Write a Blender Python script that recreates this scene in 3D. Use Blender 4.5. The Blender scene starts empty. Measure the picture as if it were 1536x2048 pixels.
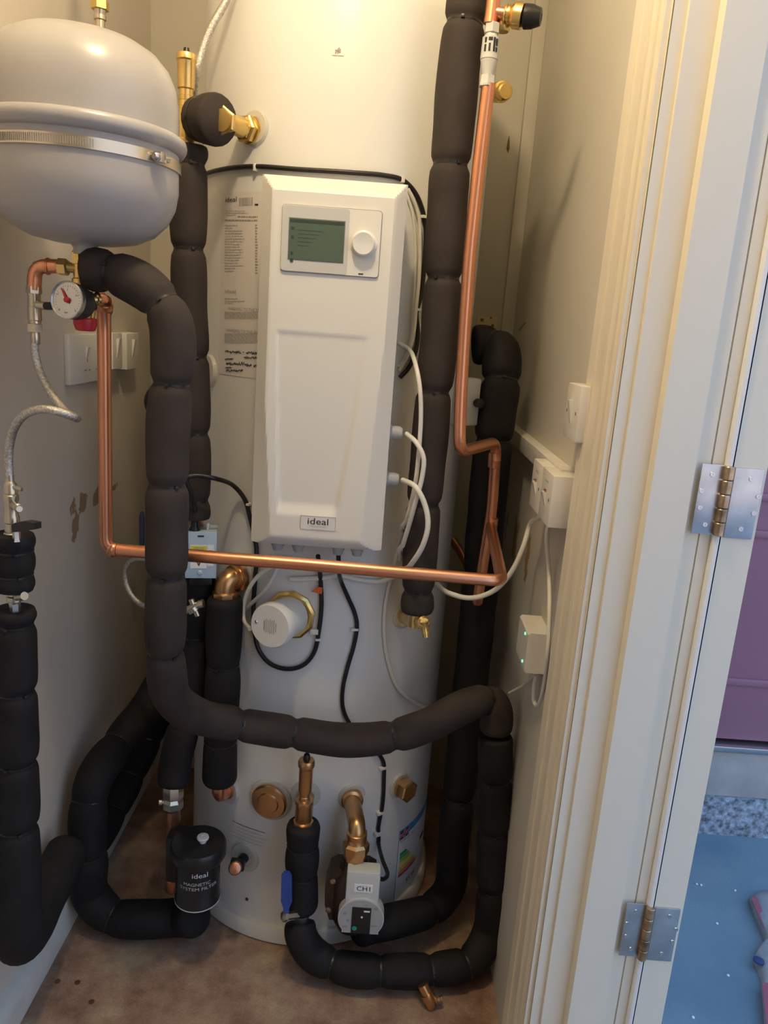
import bpy, bmesh, math, random
from mathutils import Vector as V, Matrix, noise
random.seed(7)
scn = bpy.context.scene
COL = scn.collection

# ---------------------------------------------------------------- camera geometry
F = 1538.0; CAMZ = 1.36
_d = V((-470, 6376, 1538)).normalized(); _up = -_d
_y = V((18, -370, 1538)).normalized(); _y = (_y - _up*_y.dot(_up)).normalized()
_x = _y.cross(_up)
CAM = V((0, 0, CAMZ))
def ray(x, y):
    c = V(((x-768)/F, (y-1024)/F, 1.0))
    return V((_x.dot(c), _y.dot(c), _up.dot(c)))
def P(x, y, Y):
    r = ray(x, y); return CAM + r*(Y/r.y)
def PX(x, y, X):
    r = ray(x, y); return CAM + r*(X/r.x)
def PZ(x, y, Z):
    r = ray(x, y); return CAM + r*((Z-CAMZ)/r.z)
def camc(p):
    q = V(p)-CAM
    return V((_x.x*q.x+_y.x*q.y+_up.x*q.z, _x.y*q.x+_y.y*q.y+_up.y*q.z, _x.z*q.x+_y.z*q.y+_up.z*q.z))
def proj(p):
    c = camc(p); return (768+F*c.x/c.z, 1024+F*c.y/c.z)
def mm(px, p):                                     # a length seen as px pixels at point p
    return px*camc(p).z/F
def zat(X, Y, ypx):                                # height on a vertical line seen at row ypx
    lo, hi = -1.0, 3.5
    for _ in range(50):
        m = (lo+hi)/2
        if proj((X, Y, m))[1] > ypx: lo = m
        else: hi = m
    return (lo+hi)/2
CX, CY, CR = -0.122, 1.749, 0.294                  # hot water cylinder
def S(x, y, off=0.0):
    r = ray(x, y); R = CR+off
    a = r.x*r.x+r.y*r.y; b = -2*(r.x*CX+r.y*CY); c = CX*CX+CY*CY-R*R
    D = b*b-4*a*c
    t = (-b-math.sqrt(D))/(2*a) if D > 0 else -b/(2*a)
    return CAM+r*t
def theta(p): return math.atan2(p.x-CX, -(p.y-CY))
def cyl(th, z, off=0.0):
    return V((CX+(CR+off)*math.sin(th), CY-(CR+off)*math.cos(th), z))
def nrm(p): return V((p.x-CX, p.y-CY, 0)).normalized()

# ---------------------------------------------------------------- materials
def lin(c):
    return tuple((v/12.92 if v <= .04045 else ((v+.055)/1.055)**2.4) for v in c)
def mat(name, col, rough=.5, metal=0.0, nscale=0, namt=0.0, bump=0.0, bscale=200, spec=.5, emit=None, estr=0, coat=0, trans=0, alpha=1, ior=1.45, stretch=None):
    m = bpy.data.materials.new(name); m.use_nodes = True
    nt = m.node_tree; b = nt.nodes['Principled BSDF']
    b.inputs['Base Color'].default_value = (*col, 1)
    b.inputs['Roughness'].default_value = rough
    b.inputs['Metallic'].default_value = metal
    b.inputs['Specular IOR Level'].default_value = spec
    b.inputs['IOR'].default_value = ior
    if coat: b.inputs['Coat Weight'].default_value = coat; b.inputs['Coat Roughness'].default_value = .1
    if trans: b.inputs['Transmission Weight'].default_value = trans
    b.inputs['Alpha'].default_value = alpha
    if emit:
        b.inputs['Emission Color'].default_value = (*emit, 1); b.inputs['Emission Strength'].default_value = estr
    if nscale or bump:
        tc = nt.nodes.new('ShaderNodeTexCoord'); src = tc.outputs['Object']
        if stretch:
            mp = nt.nodes.new('ShaderNodeMapping'); mp.inputs['Scale'].default_value = stretch
            nt.links.new(src, mp.inputs['Vector']); src = mp.outputs['Vector']
    if nscale:
        n = nt.nodes.new('ShaderNodeTexNoise'); n.inputs['Scale'].default_value = nscale; n.inputs['Detail'].default_value = 6
        nt.links.new(src, n.inputs['Vector'])
        r = nt.nodes.new('ShaderNodeValToRGB')
        r.color_ramp.elements[0].position = .3; r.color_ramp.elements[1].position = .7
        r.color_ramp.elements[0].color = (*[max(0, v*(1-namt)) for v in col], 1)
        r.color_ramp.elements[1].color = (*[min(1, v*(1+namt)) for v in col], 1)
        nt.links.new(n.outputs['Fac'], r.inputs['Fac']); nt.links.new(r.outputs['Color'], b.inputs['Base Color'])
    if bump:
        n2 = nt.nodes.new('ShaderNodeTexNoise'); n2.inputs['Scale'].default_value = bscale; n2.inputs['Detail'].default_value = 4
        nt.links.new(src, n2.inputs['Vector'])
        bp = nt.nodes.new('ShaderNodeBump'); bp.inputs['Strength'].default_value = bump; bp.inputs['Distance'].default_value = .002
        nt.links.new(n2.outputs['Fac'], bp.inputs['Height']); nt.links.new(bp.outputs['Normal'], b.inputs['Normal'])
    return m
M = {}
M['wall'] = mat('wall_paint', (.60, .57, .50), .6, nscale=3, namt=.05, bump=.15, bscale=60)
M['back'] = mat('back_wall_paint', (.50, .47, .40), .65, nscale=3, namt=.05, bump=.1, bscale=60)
M['ceil'] = mat('ceiling_paint', (.75, .73, .68), .8)
M['gloss'] = mat('gloss_paint', (.78, .72, .60), .3, nscale=0)
M['skirt'] = mat('skirting_paint', (.62, .60, .55), .4, nscale=14, namt=.12)
M['steel_white'] = mat('white_enamel', (.72, .72, .705), .32, bump=.02, bscale=30)
M['base_grey'] = mat('grey_white_plastic', (.62, .60, .56), .4)
M['panel'] = mat('white_plastic', (.76, .74, .68), .38)
M['panel2'] = mat('white_plastic_gloss', (.74, .73, .70), .25)
M['grey_vessel'] = mat('light_grey_enamel', (.39, .375, .37), .28, bump=.02, bscale=20)
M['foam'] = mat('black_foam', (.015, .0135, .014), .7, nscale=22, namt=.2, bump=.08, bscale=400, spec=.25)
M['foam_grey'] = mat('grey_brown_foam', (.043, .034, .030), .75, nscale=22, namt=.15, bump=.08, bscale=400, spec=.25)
M['tie'] = mat('black_nylon', (.02, .018, .018), .35)
M['blk'] = mat('black_plastic', (.016, .016, .017), .32)
M['blkrub'] = mat('black_cable', (.014, .013, .013), .4)
M['wht_cable'] = mat('white_cable', (.74, .72, .66), .4)
M['copper'] = mat('copper', (.78, .36, .21), .33, .95, nscale=5, namt=.08)
M['copper_old'] = mat('dull_copper', (.52, .24, .14), .38, .9, nscale=25, namt=.2)
M['brass'] = mat('brass', (.76, .54, .20), .27, .95, nscale=20, namt=.1)
M['bronze'] = mat('bronze', (.62, .36, .17), .32, .95, nscale=20, namt=.1)
M['nickel'] = mat('nickel_brass', (.62, .56, .44), .27, .95)
M['steel'] = mat('steel', (.62, .62, .62), .25, .95)
M['zinc'] = mat('zinc_plate', (.55, .55, .56), .34, .9, nscale=18, namt=.2)
M['rust'] = mat('rusty_steel', (.42, .30, .20), .35, .85, nscale=40, namt=.5)
M['braid'] = mat('braided_steel', (.60, .57, .52), .32, .9, nscale=300, namt=.35, bump=.6, bscale=700)
M['clear'] = mat('clear_collar', (.74, .72, .64), .25, alpha=.55)
M['screen'] = mat('lcd_screen', (.085, .125, .095), .3, nscale=4, namt=.08)
M['lcd_dark'] = mat('lcd_marks', (.035, .055, .042), .5)
M['ink'] = mat('black_ink', (.02, .02, .02), .6)
M['ink2'] = mat('grey_ink', (.30, .28, .26), .7)
M['ink3'] = mat('pale_grey_ink', (.47, .45, .42), .7)
M['label'] = mat('label_paper', (.70, .66, .64), .5)
M['labelw'] = mat('white_label', (.82, .82, .82), .5)
M['red'] = mat('red_plastic', (.48, .02, .03), .3)
M['blue'] = mat('blue_plastic', (.03, .07, .30), .35)
M['bluedark'] = mat('blue_handle', (.04, .06, .16), .4)
M['yellow'] = mat('yellow_label', (.72, .60, .04), .5)
M['alu'] = mat('pale_blue_grey_metal', (.44, .57, .72), .35, .1)
M['grey'] = mat('grey_plastic', (.38, .39, .39), .4)
M['grey_lt'] = mat('light_grey_plastic', (.56, .56, .54), .4)
M['socket'] = mat('socket_plastic', (.74, .71, .66), .35)
M['purple'] = mat('purple_paint', (.36, .17, .23), .4, nscale=5, namt=.05)
M['orange'] = mat('orange_tape', (.75, .14, .03), .5)
M['dark_iron'] = mat('dark_cast_iron', (.06, .04, .03), .38, .6)
M['green'] = mat('green_led', (.1, .8, .3), .4, emit=(.15, 1, .35), estr=2.0)
M['greenp'] = mat('green_dot', (.02, .32, .22), .5)
M['concrete_step'] = mat('rough_concrete', (.30, .34, .40), .9, nscale=70, namt=.7, bump=1, bscale=120)
M['slab'] = mat('smooth_concrete', (.44, .42, .41), .7, nscale=15, namt=.15)
M['knot'] = mat('dark_screw', (.10, .05, .025), .5)
M['flag_b'] = mat('flag_blue', (.03, .06, .32), .5)
M['hdr'] = mat('label_blue', (.08, .28, .62), .5)
for i, c in enumerate([(.02, .30, .12), (.10, .42, .14), (.38, .55, .14), (.80, .75, .20), (.80, .52, .12), (.72, .30, .12), (.62, .06, .16)]):
    M['en%d' % i] = mat('energy_band_%d' % i, c, .5)

def floor_material():
    m = bpy.data.materials.new('plywood_floor'); m.use_nodes = True; nt = m.node_tree; b = nt.nodes['Principled BSDF']
    tc = nt.nodes.new('ShaderNodeTexCoord')
    n = nt.nodes.new('ShaderNodeTexNoise'); n.inputs['Scale'].default_value = 9; n.inputs['Detail'].default_value = 8; n.inputs['Roughness'].default_value = .65
    r = nt.nodes.new('ShaderNodeValToRGB'); e = r.color_ramp.elements
    e[0].position = .36; e[0].color = (.20, .115, .072, 1); e[1].position = .66; e[1].color = (.44, .34, .22, 1)
    e2 = r.color_ramp.elements.new(.5); e2.color = (.33, .21, .15, 1)
    n3 = nt.nodes.new('ShaderNodeTexNoise'); n3.inputs['Scale'].default_value = 220; n3.inputs['Detail'].default_value = 3
    mx = nt.nodes.new('ShaderNodeMixRGB'); mx.blend_type = 'MULTIPLY'; mx.inputs['Fac'].default_value = .35
    r3 = nt.nodes.new('ShaderNodeValToRGB'); r3.color_ramp.elements[0].position = .35; r3.color_ramp.elements[1].position = .6
    r3.color_ramp.elements[0].color = (.5, .5, .5, 1)
    L = nt.links.new
    L(tc.outputs['Object'], n.inputs['Vector']); L(tc.outputs['Object'], n3.inputs['Vector'])
    L(n.outputs['Fac'], r.inputs['Fac']); L(n3.outputs['Fac'], r3.inputs['Fac'])
    L(r.outputs['Color'], mx.inputs['Color1']); L(r3.outputs['Color'], mx.inputs['Color2']); L(mx.outputs['Color'], b.inputs['Base Color'])
    b.inputs['Roughness'].default_value = .55
    return m
M['floor'] = floor_material()
def concrete_material():
    m = bpy.data.materials.new('outdoor_concrete'); m.use_nodes = True; nt = m.node_tree; b = nt.nodes['Principled BSDF']
    tc = nt.nodes.new('ShaderNodeTexCoord'); L = nt.links.new
    n = nt.nodes.new('ShaderNodeTexNoise'); n.inputs['Scale'].default_value = 3; n.inputs['Detail'].default_value = 8
    r = nt.nodes.new('ShaderNodeValToRGB'); e = r.color_ramp.elements
    e[0].position = .35; e[0].color = (.14, .21, .27, 1); e[1].position = .65; e[1].color = (.22, .29, .33, 1)
    n2 = nt.nodes.new('ShaderNodeTexNoise'); n2.inputs['Scale'].default_value = 160; n2.inputs['Detail'].default_value = 4
    bp = nt.nodes.new('ShaderNodeBump'); bp.inputs['Strength'].default_value = .5; bp.inputs['Distance'].default_value = .003
    L(tc.outputs['Object'], n.inputs['Vector']); L(tc.outputs['Object'], n2.inputs['Vector'])
    L(n.outputs['Fac'], r.inputs['Fac']); L(r.outputs['Color'], b.inputs['Base Color'])
    L(n2.outputs['Fac'], bp.inputs['Height']); L(bp.outputs['Normal'], b.inputs['Normal'])
    b.inputs['Roughness'].default_value = .8
    return m
M['concrete'] = concrete_material()
def stained_wall(name, col, blobs, stain=(.33, .22, .12)):
    """painted wall with patches of torn paint of their own shape; blobs: (centre, (ry, rz))"""
    m = bpy.data.materials.new(name); m.use_nodes = True; nt = m.node_tree; b = nt.nodes['Principled BSDF']; L = nt.links.new
    geo = nt.nodes.new('ShaderNodeNewGeometry')
    n = nt.nodes.new('ShaderNodeTexNoise'); n.inputs['Scale'].default_value = 28; n.inputs['Detail'].default_value = 5
    L(geo.outputs['Position'], n.inputs['Vector'])
    base = nt.nodes.new('ShaderNodeTexNoise'); base.inputs['Scale'].default_value = 3; base.inputs['Detail'].default_value = 5
    L(geo.outputs['Position'], base.inputs['Vector'])
    rb = nt.nodes.new('ShaderNodeValToRGB')
    rb.color_ramp.elements[0].color = (*[v*.93 for v in col], 1); rb.color_ramp.elements[1].color = (*[v*1.05 for v in col], 1)
    L(base.outputs['Fac'], rb.inputs['Fac'])
    cur = rb.outputs['Color']
    for c, (ry, rz) in blobs:
        sub = nt.nodes.new('ShaderNodeVectorMath'); sub.operation = 'SUBTRACT'; sub.inputs[1].default_value = c
        L(geo.outputs['Position'], sub.inputs[0])
        mul = nt.nodes.new('ShaderNodeVectorMath'); mul.operation = 'MULTIPLY'; mul.inputs[1].default_value = (0, 1/ry, 1/rz)
        L(sub.outputs[0], mul.inputs[0])
        ln = nt.nodes.new('ShaderNodeVectorMath'); ln.operation = 'LENGTH'; L(mul.outputs[0], ln.inputs[0])
        ad = nt.nodes.new('ShaderNodeMath'); ad.operation = 'MULTIPLY_ADD'; ad.inputs[1].default_value = -3.2
        L(n.outputs['Fac'], ad.inputs[0]); 
        L(ln.outputs['Value'], ad.inputs[2])
        rr = nt.nodes.new('ShaderNodeValToRGB'); rr.color_ramp.elements[0].position = 0.0; rr.color_ramp.elements[1].position = .12
        rr.color_ramp.elements[0].color = (1, 1, 1, 1); rr.color_ramp.elements[1].color = (0, 0, 0, 1)
        ad2 = nt.nodes.new('ShaderNodeMath'); ad2.operation = 'ADD'; ad2.inputs[1].default_value = .95
        L(ad.outputs[0], ad2.inputs[0]); L(ad2.outputs[0], rr.inputs['Fac'])
        mx = nt.nodes.new('ShaderNodeMixRGB'); mx.inputs['Color2'].default_value = (*stain, 1)
        L(rr.outputs['Color'], mx.inputs['Fac']); L(cur, mx.inputs['Color1']); cur = mx.outputs['Color']
    L(cur, b.inputs['Base Color'])
    b.inputs['Roughness'].default_value = .6
    return m

# ---------------------------------------------------------------- mesh helpers
def frame(d, ref=None):
    d = V(d).normalized()
    ref = V(ref) if ref is not None else (V((0, 0, 1)) if abs(d.z) < .9 else V((1, 0, 0)))
    u = ref.cross(d)
    if u.length < 1e-6: u = V((1, 0, 0)).cross(d)
    u.normalize()
    return u, d.cross(u), d
def spline(pts, n=10):
    pts = [V(p) for p in pts]
    if len(pts) < 3:
        return [pts[0].lerp(pts[-1], i/n) for i in range(n+1)]
    q = [pts[0]*2-pts[1]]+pts+[pts[-1]*2-pts[-2]]
    out = []
    for i in range(1, len(q)-2):
        p0, p1, p2, p3 = q[i-1:i+3]
        t0 = 0; t1 = t0+max(1e-5, (p1-p0).length)**.5; t2 = t1+max(1e-5, (p2-p1).length)**.5; t3 = t2+max(1e-5, (p3-p2).length)**.5
        for k in range(n):
            t = t1+(t2-t1)*k/n
            a1 = p0*((t1-t)/(t1-t0))+p1*((t-t0)/(t1-t0)); a2 = p1*((t2-t)/(t2-t1))+p2*((t-t1)/(t2-t1)); a3 = p2*((t3-t)/(t3-t2))+p3*((t-t2)/(t3-t2))
            b1 = a1*((t2-t)/(t2-t0))+a2*((t-t0)/(t2-t0)); b2 = a2*((t3-t)/(t3-t1))+a3*((t-t1)/(t3-t1))
            out.append(b1*((t2-t)/(t2-t1))+b2*((t-t1)/(t2-t1)))
    out.append(pts[-1])
    return out
def bends(pts, rad, n=8):
    pts = [V(p) for p in pts]; out = [pts[0]]
    for i in range(1, len(pts)-1):
        a, b, c = pts[i-1:i+2]
        r = min(rad, (a-b).length*.48, (c-b).length*.48)
        p = b+(a-b).normalized()*r; q = b+(c-b).normalized()*r
        for k in range(n+1):
            t = k/n; out.append(p*(1-t)**2+b*2*t*(1-t)+q*t*t)
    out.append(pts[-1]); return out
def resample(pts, step):
    L = [0]
    for a, b in zip(pts, pts[1:]): L.append(L[-1]+(b-a).length)
    n = max(2, int(L[-1]/step)); out = []; j = 0
    for i in range(n+1):
        s = L[-1]*i/n
        while j < len(L)-2 and L[j+1] < s: j += 1
        t = (s-L[j])/max(1e-9, L[j+1]-L[j]); out.append(pts[j].lerp(pts[j+1], min(1, max(0, t))))
    return out
class MB:
    def __init__(s): s.bm = bmesh.new()
    def rings(s, rings, cap=True, closed=True):
        vs = [[s.bm.verts.new(p) for p in r] for r in rings]
        n = len(vs[0])
        for a, b in zip(vs, vs[1:]):
            for i in range(n if closed else n-1):
                j = (i+1) % n
                try: s.bm.faces.new((a[i], a[j], b[j], b[i]))
                except ValueError: pass
        if cap and closed:
            for r in (vs[0][::-1], vs[-1]):
                try: s.bm.faces.new(r)
                except ValueError: pass
        return s
    def tube(s, pts, r, seg=16, cap=True):
        pts = [V(p) for p in pts]; n = len(pts)
        rr = r if isinstance(r, (list, tuple)) else [r]*n
        tan = [(pts[min(n-1, i+1)]-pts[max(0, i-1)]).normalized() for i in range(n)]
        u, v, _ = frame(tan[0]); R = []
        for i in range(n):
            if i:
                u = u-tan[i]*u.dot(tan[i])
                u = u.normalized() if u.length > 1e-6 else frame(tan[i])[0]
            v = tan[i].cross(u)
            R.append([pts[i]+(u*math.cos(6.28318530718*k/seg)+v*math.sin(6.28318530718*k/seg))*rr[i] for k in range(seg)])
        return s.rings(R, cap)
    def lathe(s, o, d, prof, seg=24, ref=None, ph=0, cap=True):      # prof: (radius, distance along d)
        o = V(o); u, v, w = frame(d, ref)
        R = []
        for r, h in prof:
            r = max(r, 1e-4)
            R.append([o+w*h+(u*math.cos(6.28318530718*k/seg+ph)+v*math.sin(6.28318530718*k/seg+ph))*r for k in range(seg)])
        return s.rings(R, cap)
    def vlathe(s, X, Y, prof, seg=24, ph=0):                # prof: (pixel row, half width in pixels) seen on a vertical axis
        pr = []
        for y, hw in prof:
            z = zat(X, Y, y); pr.append((mm(hw, (X, Y, z)), z))
        if pr[0][1] > pr[-1][1]: pr = pr[::-1]
        return s.lathe((X, Y, 0), (0, 0, 1), pr, seg, None, ph)
    def box(s, c, size, bev=0.0, axes=None, seg=2):
        x, y, z = axes if axes else (V((1, 0, 0)), V((0, 1, 0)), V((0, 0, 1)))
        c = V(c); t = bmesh.new()
        bmesh.ops.create_cube(t, size=1)
        for v in t.verts: v.co = V((v.co.x*size[0], v.co.y*size[1], v.co.z*size[2]))
        if bev: bmesh.ops.bevel(t, geom=list(t.edges), offset=bev, segments=seg, affect='EDGES', profile=.6)
        mp = {v: s.bm.verts.new(c+x*v.co.x+y*v.co.y+z*v.co.z) for v in t.verts}
        for f in t.faces: s.bm.faces.new([mp[v] for v in f.verts])
        t.free(); return s
    def prism(s, poly, o, u, v, w, bev=0):                  # poly in (u, v), thickness vector w
        o = V(o); u = V(u); v = V(v); w = V(w)
        a = [s.bm.verts.new(o+u*p[0]+v*p[1]) for p in poly]; b = [s.bm.verts.new(o+u*p[0]+v*p[1]+w) for p in poly]
        fs = [s.bm.faces.new(a[::-1]), s.bm.faces.new(b)]
        n = len(a)
        for i in range(n): fs.append(s.bm.faces.new((a[i], a[(i+1) % n], b[(i+1) % n], b[i])))
        return s
    def grid(s, fn, nu, nv, thick=None):                    # fn(i/nu, j/nv) -> point
        g = [[s.bm.verts.new(fn(i/nu, j/nv)) for i in range(nu+1)] for j in range(nv+1)]
        for j in range(nv):
            for i in range(nu): s.bm.faces.new((g[j][i], g[j][i+1], g[j+1][i+1], g[j+1][i]))
        return g
    def text(s, body, fn, width=None, height=None, align='L', res=3):
        cu = bpy.data.curves.new('lettering', 'FONT'); cu.body = body; cu.resolution_u = res
        o = bpy.data.objects.new('lettering', cu); COL.objects.link(o)
        bpy.context.view_layer.update()
        me = bpy.data.meshes.new_from_object(o.evaluated_get(bpy.context.evaluated_depsgraph_get()))
        bpy.data.objects.remove(o); bpy.data.curves.remove(cu)
        xs = [v.co.x for v in me.vertices]; ys = [v.co.y for v in me.vertices]
        x0, x1, y0, y1 = min(xs), max(xs), 0.0, max(ys)
        sx = width/(x1-x0) if width else None; sy = height/(y1-y0) if height else None
        sx = sx or sy; sy = sy or sx
        ox = x0 if align == 'L' else (x0+x1)/2
        vs = [s.bm.verts.new(fn((v.co.x-ox)*sx, v.co.y*sy)) for v in me.vertices]
        for p in me.polygons:
            try: s.bm.faces.new([vs[i] for i in p.vertices])
            except ValueError: pass
        bpy.data.meshes.remove(me); return s
    def build(s, name, m, parent=None, smooth=35, loc=None, recalc=True):
        if recalc: bmesh.ops.recalc_face_normals(s.bm, faces=list(s.bm.faces))
        me = bpy.data.meshes.new(name); s.bm.to_mesh(me); s.bm.free()
        if smooth:
            for p in me.polygons: p.use_smooth = True
            me.set_sharp_from_angle(angle=math.radians(smooth))
        me.materials.append(m)
        o = bpy.data.objects.new(name, me); COL.objects.link(o)
        if parent is not None:
            me.transform(Matrix.Translation(-V(ROOT[parent.name]))); ROOT[o.name] = ROOT[parent.name]
            o.parent = parent
        else:
            if loc is None:
                co = [v.co for v in me.vertices]
                loc = V(((min(c.x for c in co)+max(c.x for c in co))/2, (min(c.y for c in co)+max(c.y for c in co))/2, min(c.z for c in co)))
            me.transform(Matrix.Translation(-V(loc))); o.location = loc; ROOT[o.name] = V(loc)
        return o
ROOT = {}
def thing(name, label, cat, loc, group=None):
    o = bpy.data.objects.new(name, None); COL.objects.link(o); o.empty_display_size = .03
    o.location = loc; ROOT[o.name] = V(loc); o['label'] = label; o['category'] = cat
    if group: o['group'] = group
    return o
def tag(o, label, cat, group=None):
    o['label'] = label; o['category'] = cat
    if group: o['group'] = group
    return o
def struct(o, label=None, cat=None):
    o['kind'] = 'structure'
    if label: o['label'] = label
    if cat: o['category'] = cat
    return o
def flat(o, u, v, n, eps=.0006):
    o = V(o); u = V(u); v = V(v); n = V(n)
    return lambda x, y: o+u*x+v*y+n*eps
def oncyl(p, eps=.0008, slant=0.0):
    th0 = theta(p); z0 = p.z
    return lambda x, y: cyl(th0+x/CR, z0+y+slant*x, eps)
def patch(th0, th1, z0, z1, eps, mb=None):
    mb = mb or MB()
    n = max(2, int(abs(th1-th0)*CR/.006))
    mb.grid(lambda a, b: cyl(th0+(th1-th0)*a, z0+(z1-z0)*b, eps), n, 1)
    return mb

# ---------------------------------------------------------------- the room
XL, XR, YB, ZC = -.647, .318, 2.11, 2.45
def bx(x0, x1, y0, y1, z0, z1, mb=None, bev=0):
    mb = mb or MB(); return mb.box(((x0+x1)/2, (y0+y1)/2, (z0+z1)/2), (x1-x0, y1-y0, z1-z0), bev)
fl = struct(bx(XL-.1, .50, -1.0, YB+.1, -.05, 0).build('floor', M['floor'], loc=(0, 1, 0)), 'stained plywood floor around the foot of the white cylinder', 'floor')
for x, y in ((115, 1963), (155, 1965), (183, 2004)):
    p = PZ(x, y, 0); MB().lathe(p, (0, 0, 1), [(.006, 0), (.006, .0006), (.004, .001)], 14).build('screw_head', M['knot'], fl)
lw = stained_wall('left_wall_paint', (.64, .585, .51), [(PX(150, 1050, XL), (.022, .06)), (PX(165, 1010, XL), (.035, .026)), (PX(195, 990, XL), (.05, .028)), (PX(230, 975, XL), (.03, .014))])
struct(bx(XL-.1, XL, -1.0, YB+.1, 0, ZC).build('wall_left', lw), 'pale left wall with torn brown paint patches behind the copper pipe', 'wall')
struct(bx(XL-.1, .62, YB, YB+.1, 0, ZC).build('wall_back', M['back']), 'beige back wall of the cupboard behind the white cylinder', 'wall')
rw = stained_wall('right_wall_paint', (.60, .57, .50), [(PX(1030, 1090, XR), (.04, .07)), (PX(1055, 1110, XR), (.03, .08)), (PX(1015, 1040, XR), (.02, .05))], (.36, .25, .12))
struct(bx(XR, .47, 1.12, YB+.1, 0, ZC).build('wall_right', rw), 'cream right wall of the cupboard carrying switches and a timber ledge', 'wall')
struct(bx(XR, .47, -1.0, 1.12, 2.13, ZC).build('wall_lintel', M['wall']))
struct(bx(XR, .47, -1.0, -.35, 0, 2.13).build('wall_daylight_block', M['wall']))  # unseen wall section, added to cut the daylight filling the left wall
struct(bx(XL-.1, .47, -1.1, -1.0, 0, ZC).build('wall_rear', M['wall']))
struct(bx(XL-.1, .47, -1.0, YB+.1, ZC, ZC+.08).build('ceiling', M['ceil']))
# skirtings
sk = MB()
sk.prism([(0, 0), (.024, 0), (.024, .055), (.020, .066), (.010, .074), (0, .078)], (XL, -1.0, 0), (1, 0, 0), (0, 0, 1), (0, YB+1.0, 0))
struct(sk.build('baseboard_left', M['skirt']), 'cream painted skirting board along the foot of the left wall', 'baseboard')
# corner batten of the back wall and ledge on the right wall
struct(bx(XR-.032, XR, YB-.02, YB, 0, ZC, bev=.002).build('trim_1', M['back']), 'narrow vertical corner batten where back and right walls meet', 'trim')
tb = bx(XR-.024, XR, 1.255, 2.02, 1.118, 1.152, bev=.0025)
struct(tb.build('trim_2', M['skirt']), 'cream timber ledge running along the right wall under the light switch', 'trim')
wm = bpy.data.objects['wall_right']
def mark(par, pts, r, m, nm):
    MB().tube([V(p) for p in pts], r, 6).build(nm, M[m], par, 60)
mark(wm, [PX(1038, 660, XR), PX(1045, 652, XR), PX(1052, 645, XR)], .0012, 'ink2', 'scratch_mark')
mark(wm, [PX(1001, 1299, XR), PX(1006, 1306, XR), PX(1008, 1315, XR)], .0014, 'ink2', 'scratch_mark')
mark(wm, [PX(1011, 1303, XR), PX(1016, 1296, XR), PX(1022, 1296, XR)], .0008, 'ink3', 'scratch_mark')
wbk = bpy.data.objects['wall_back']
M['chip'] = mat('bare_wood', (.20, .12, .03), .7)
mark(wbk, [P(1018, 272, YB), P(1017, 284, YB), P(1016, 296, YB), P(1016, 305, YB)], [.0008, .0030, .0042, .001], 'chip', 'paint_chip')
a_, b_ = P(955, 632, YB), P(992, 662, YB)
npl = thing('nail_plate', 'small yellowed plate with dark holes low on the back wall', 'plate', ((a_.x+b_.x)/2, YB, b_.z))
M['yellowed'] = mat('yellowed_board', (.58, .50, .30), .6)
bx(a_.x, b_.x, YB-.004, YB, b_.z, a_.z).build('board', M['yellowed'], npl)
for x_, y_, r_ in ((964, 640, .005), (982, 636, .003), (985, 651, .004)): MB().lathe(P(x_, y_, YB-.004), (0, -1, 0), [(r_, -.001), (r_, .0006), (0, .0008)], 12).build('dark_hole', M['chip'], npl)
# door architrave and jamb: one moulded plan extruded upwards
def K(x):
    r = ray(x, 760); return r.x/r.y
def at(x, Y): return (K(x)*Y, Y)
def atXp(x, X): return (X, X/K(x))
prof = [(XR, 1.20), atXp(1173, XR-.018)]
def face(x, dx=0.0): prof.append(atXp(x, prof[-1][0]+dx))          # run towards the camera, facing into the cupboard
def step(x): prof.append(at(x, prof[-1][1]))                        # step facing the camera
face(1184, .0015); step(1187); face(1201, .0004); step(1206); face(1214, .0006); step(1219); face(1228, .0006); step(1238); face(1240)
x0, y0 = prof[-1]
prof += [(x0+.0006, y0+.004), (x0+.0016, y0+.004), (x0+.0018, y0)]
step(1267); face(1270); 
y0 = prof[-1][1]
step(1324)
xs, ys = prof[-1]
prof += [atXp(1336, xs+.0015), at(1421, atXp(1336, xs+.0015)[1])]
xj, yj = at(1421, atXp(1336, xs+.0015)[1])
prof += [(xj+.002, yj+.006), at(1450, yj+.006), at(1451, yj+.009), at(1452.5, yj+.009), at(1454, yj+.006), at(1486, yj+.004)]
xe = prof[-1][0]
prof += [(xe+.004, yj+.05), (xe+.004, 1.24), (XR, 1.24)]
JAMBY = yj; JX = xe
jm = MB().prism(prof, (0, 0, -.02), (1, 0, 0), (0, 1, 0), (0, 0, 2.13))
struct(jm.build('door_jamb', M['gloss'], smooth=0), 'cream gloss painted door jamb with moulded architrave, hinges on its edge', 'door jamb')
# open door leaf seen on its hinge edge
p0 = V((*at(1499, JAMBY-.004), 0)); p1 = V((*at(1569, JAMBY-.004), 0))
eu = (p1-p0); ewid = eu.length; eu.normalize()
dd = V((p1.x, p1.y, 0)).normalized(); dd = (dd+V((-.03, .04, 0))).normalized()
dl = MB().prism([(0, 0), (ewid, 0), (ewid+dd.dot(eu)*.70, dd.dot(V((-eu.y, eu.x, 0)))*.70), (dd.dot(eu)*.70, dd.dot(V((-eu.y, eu.x, 0)))*.70)], p0+V((0, 0, .012)), eu, V((-eu.y, eu.x, 0)), (0, 0, 2.02))
struct(dl.build('door_1', M['gloss'], smooth=0), 'cream open door leaf seen on its hinge edge at the right', 'door')
# strip for the jamb's outer edge, daylight put into its white colour
q = V((*at(1485, JAMBY-.007), 0))
struct(MB().prism([(0, .003), (.002, 0), (.006, -.001), (.0085, .002), (.0085, .010), (0, .010)], q, (1, 0, 0), (0, 1, 0), (0, 0, 2.05)).build('trim_3', M['labelw'], smooth=20), 'pale strip in the hinge gap between jamb and open door', 'trim')

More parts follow.
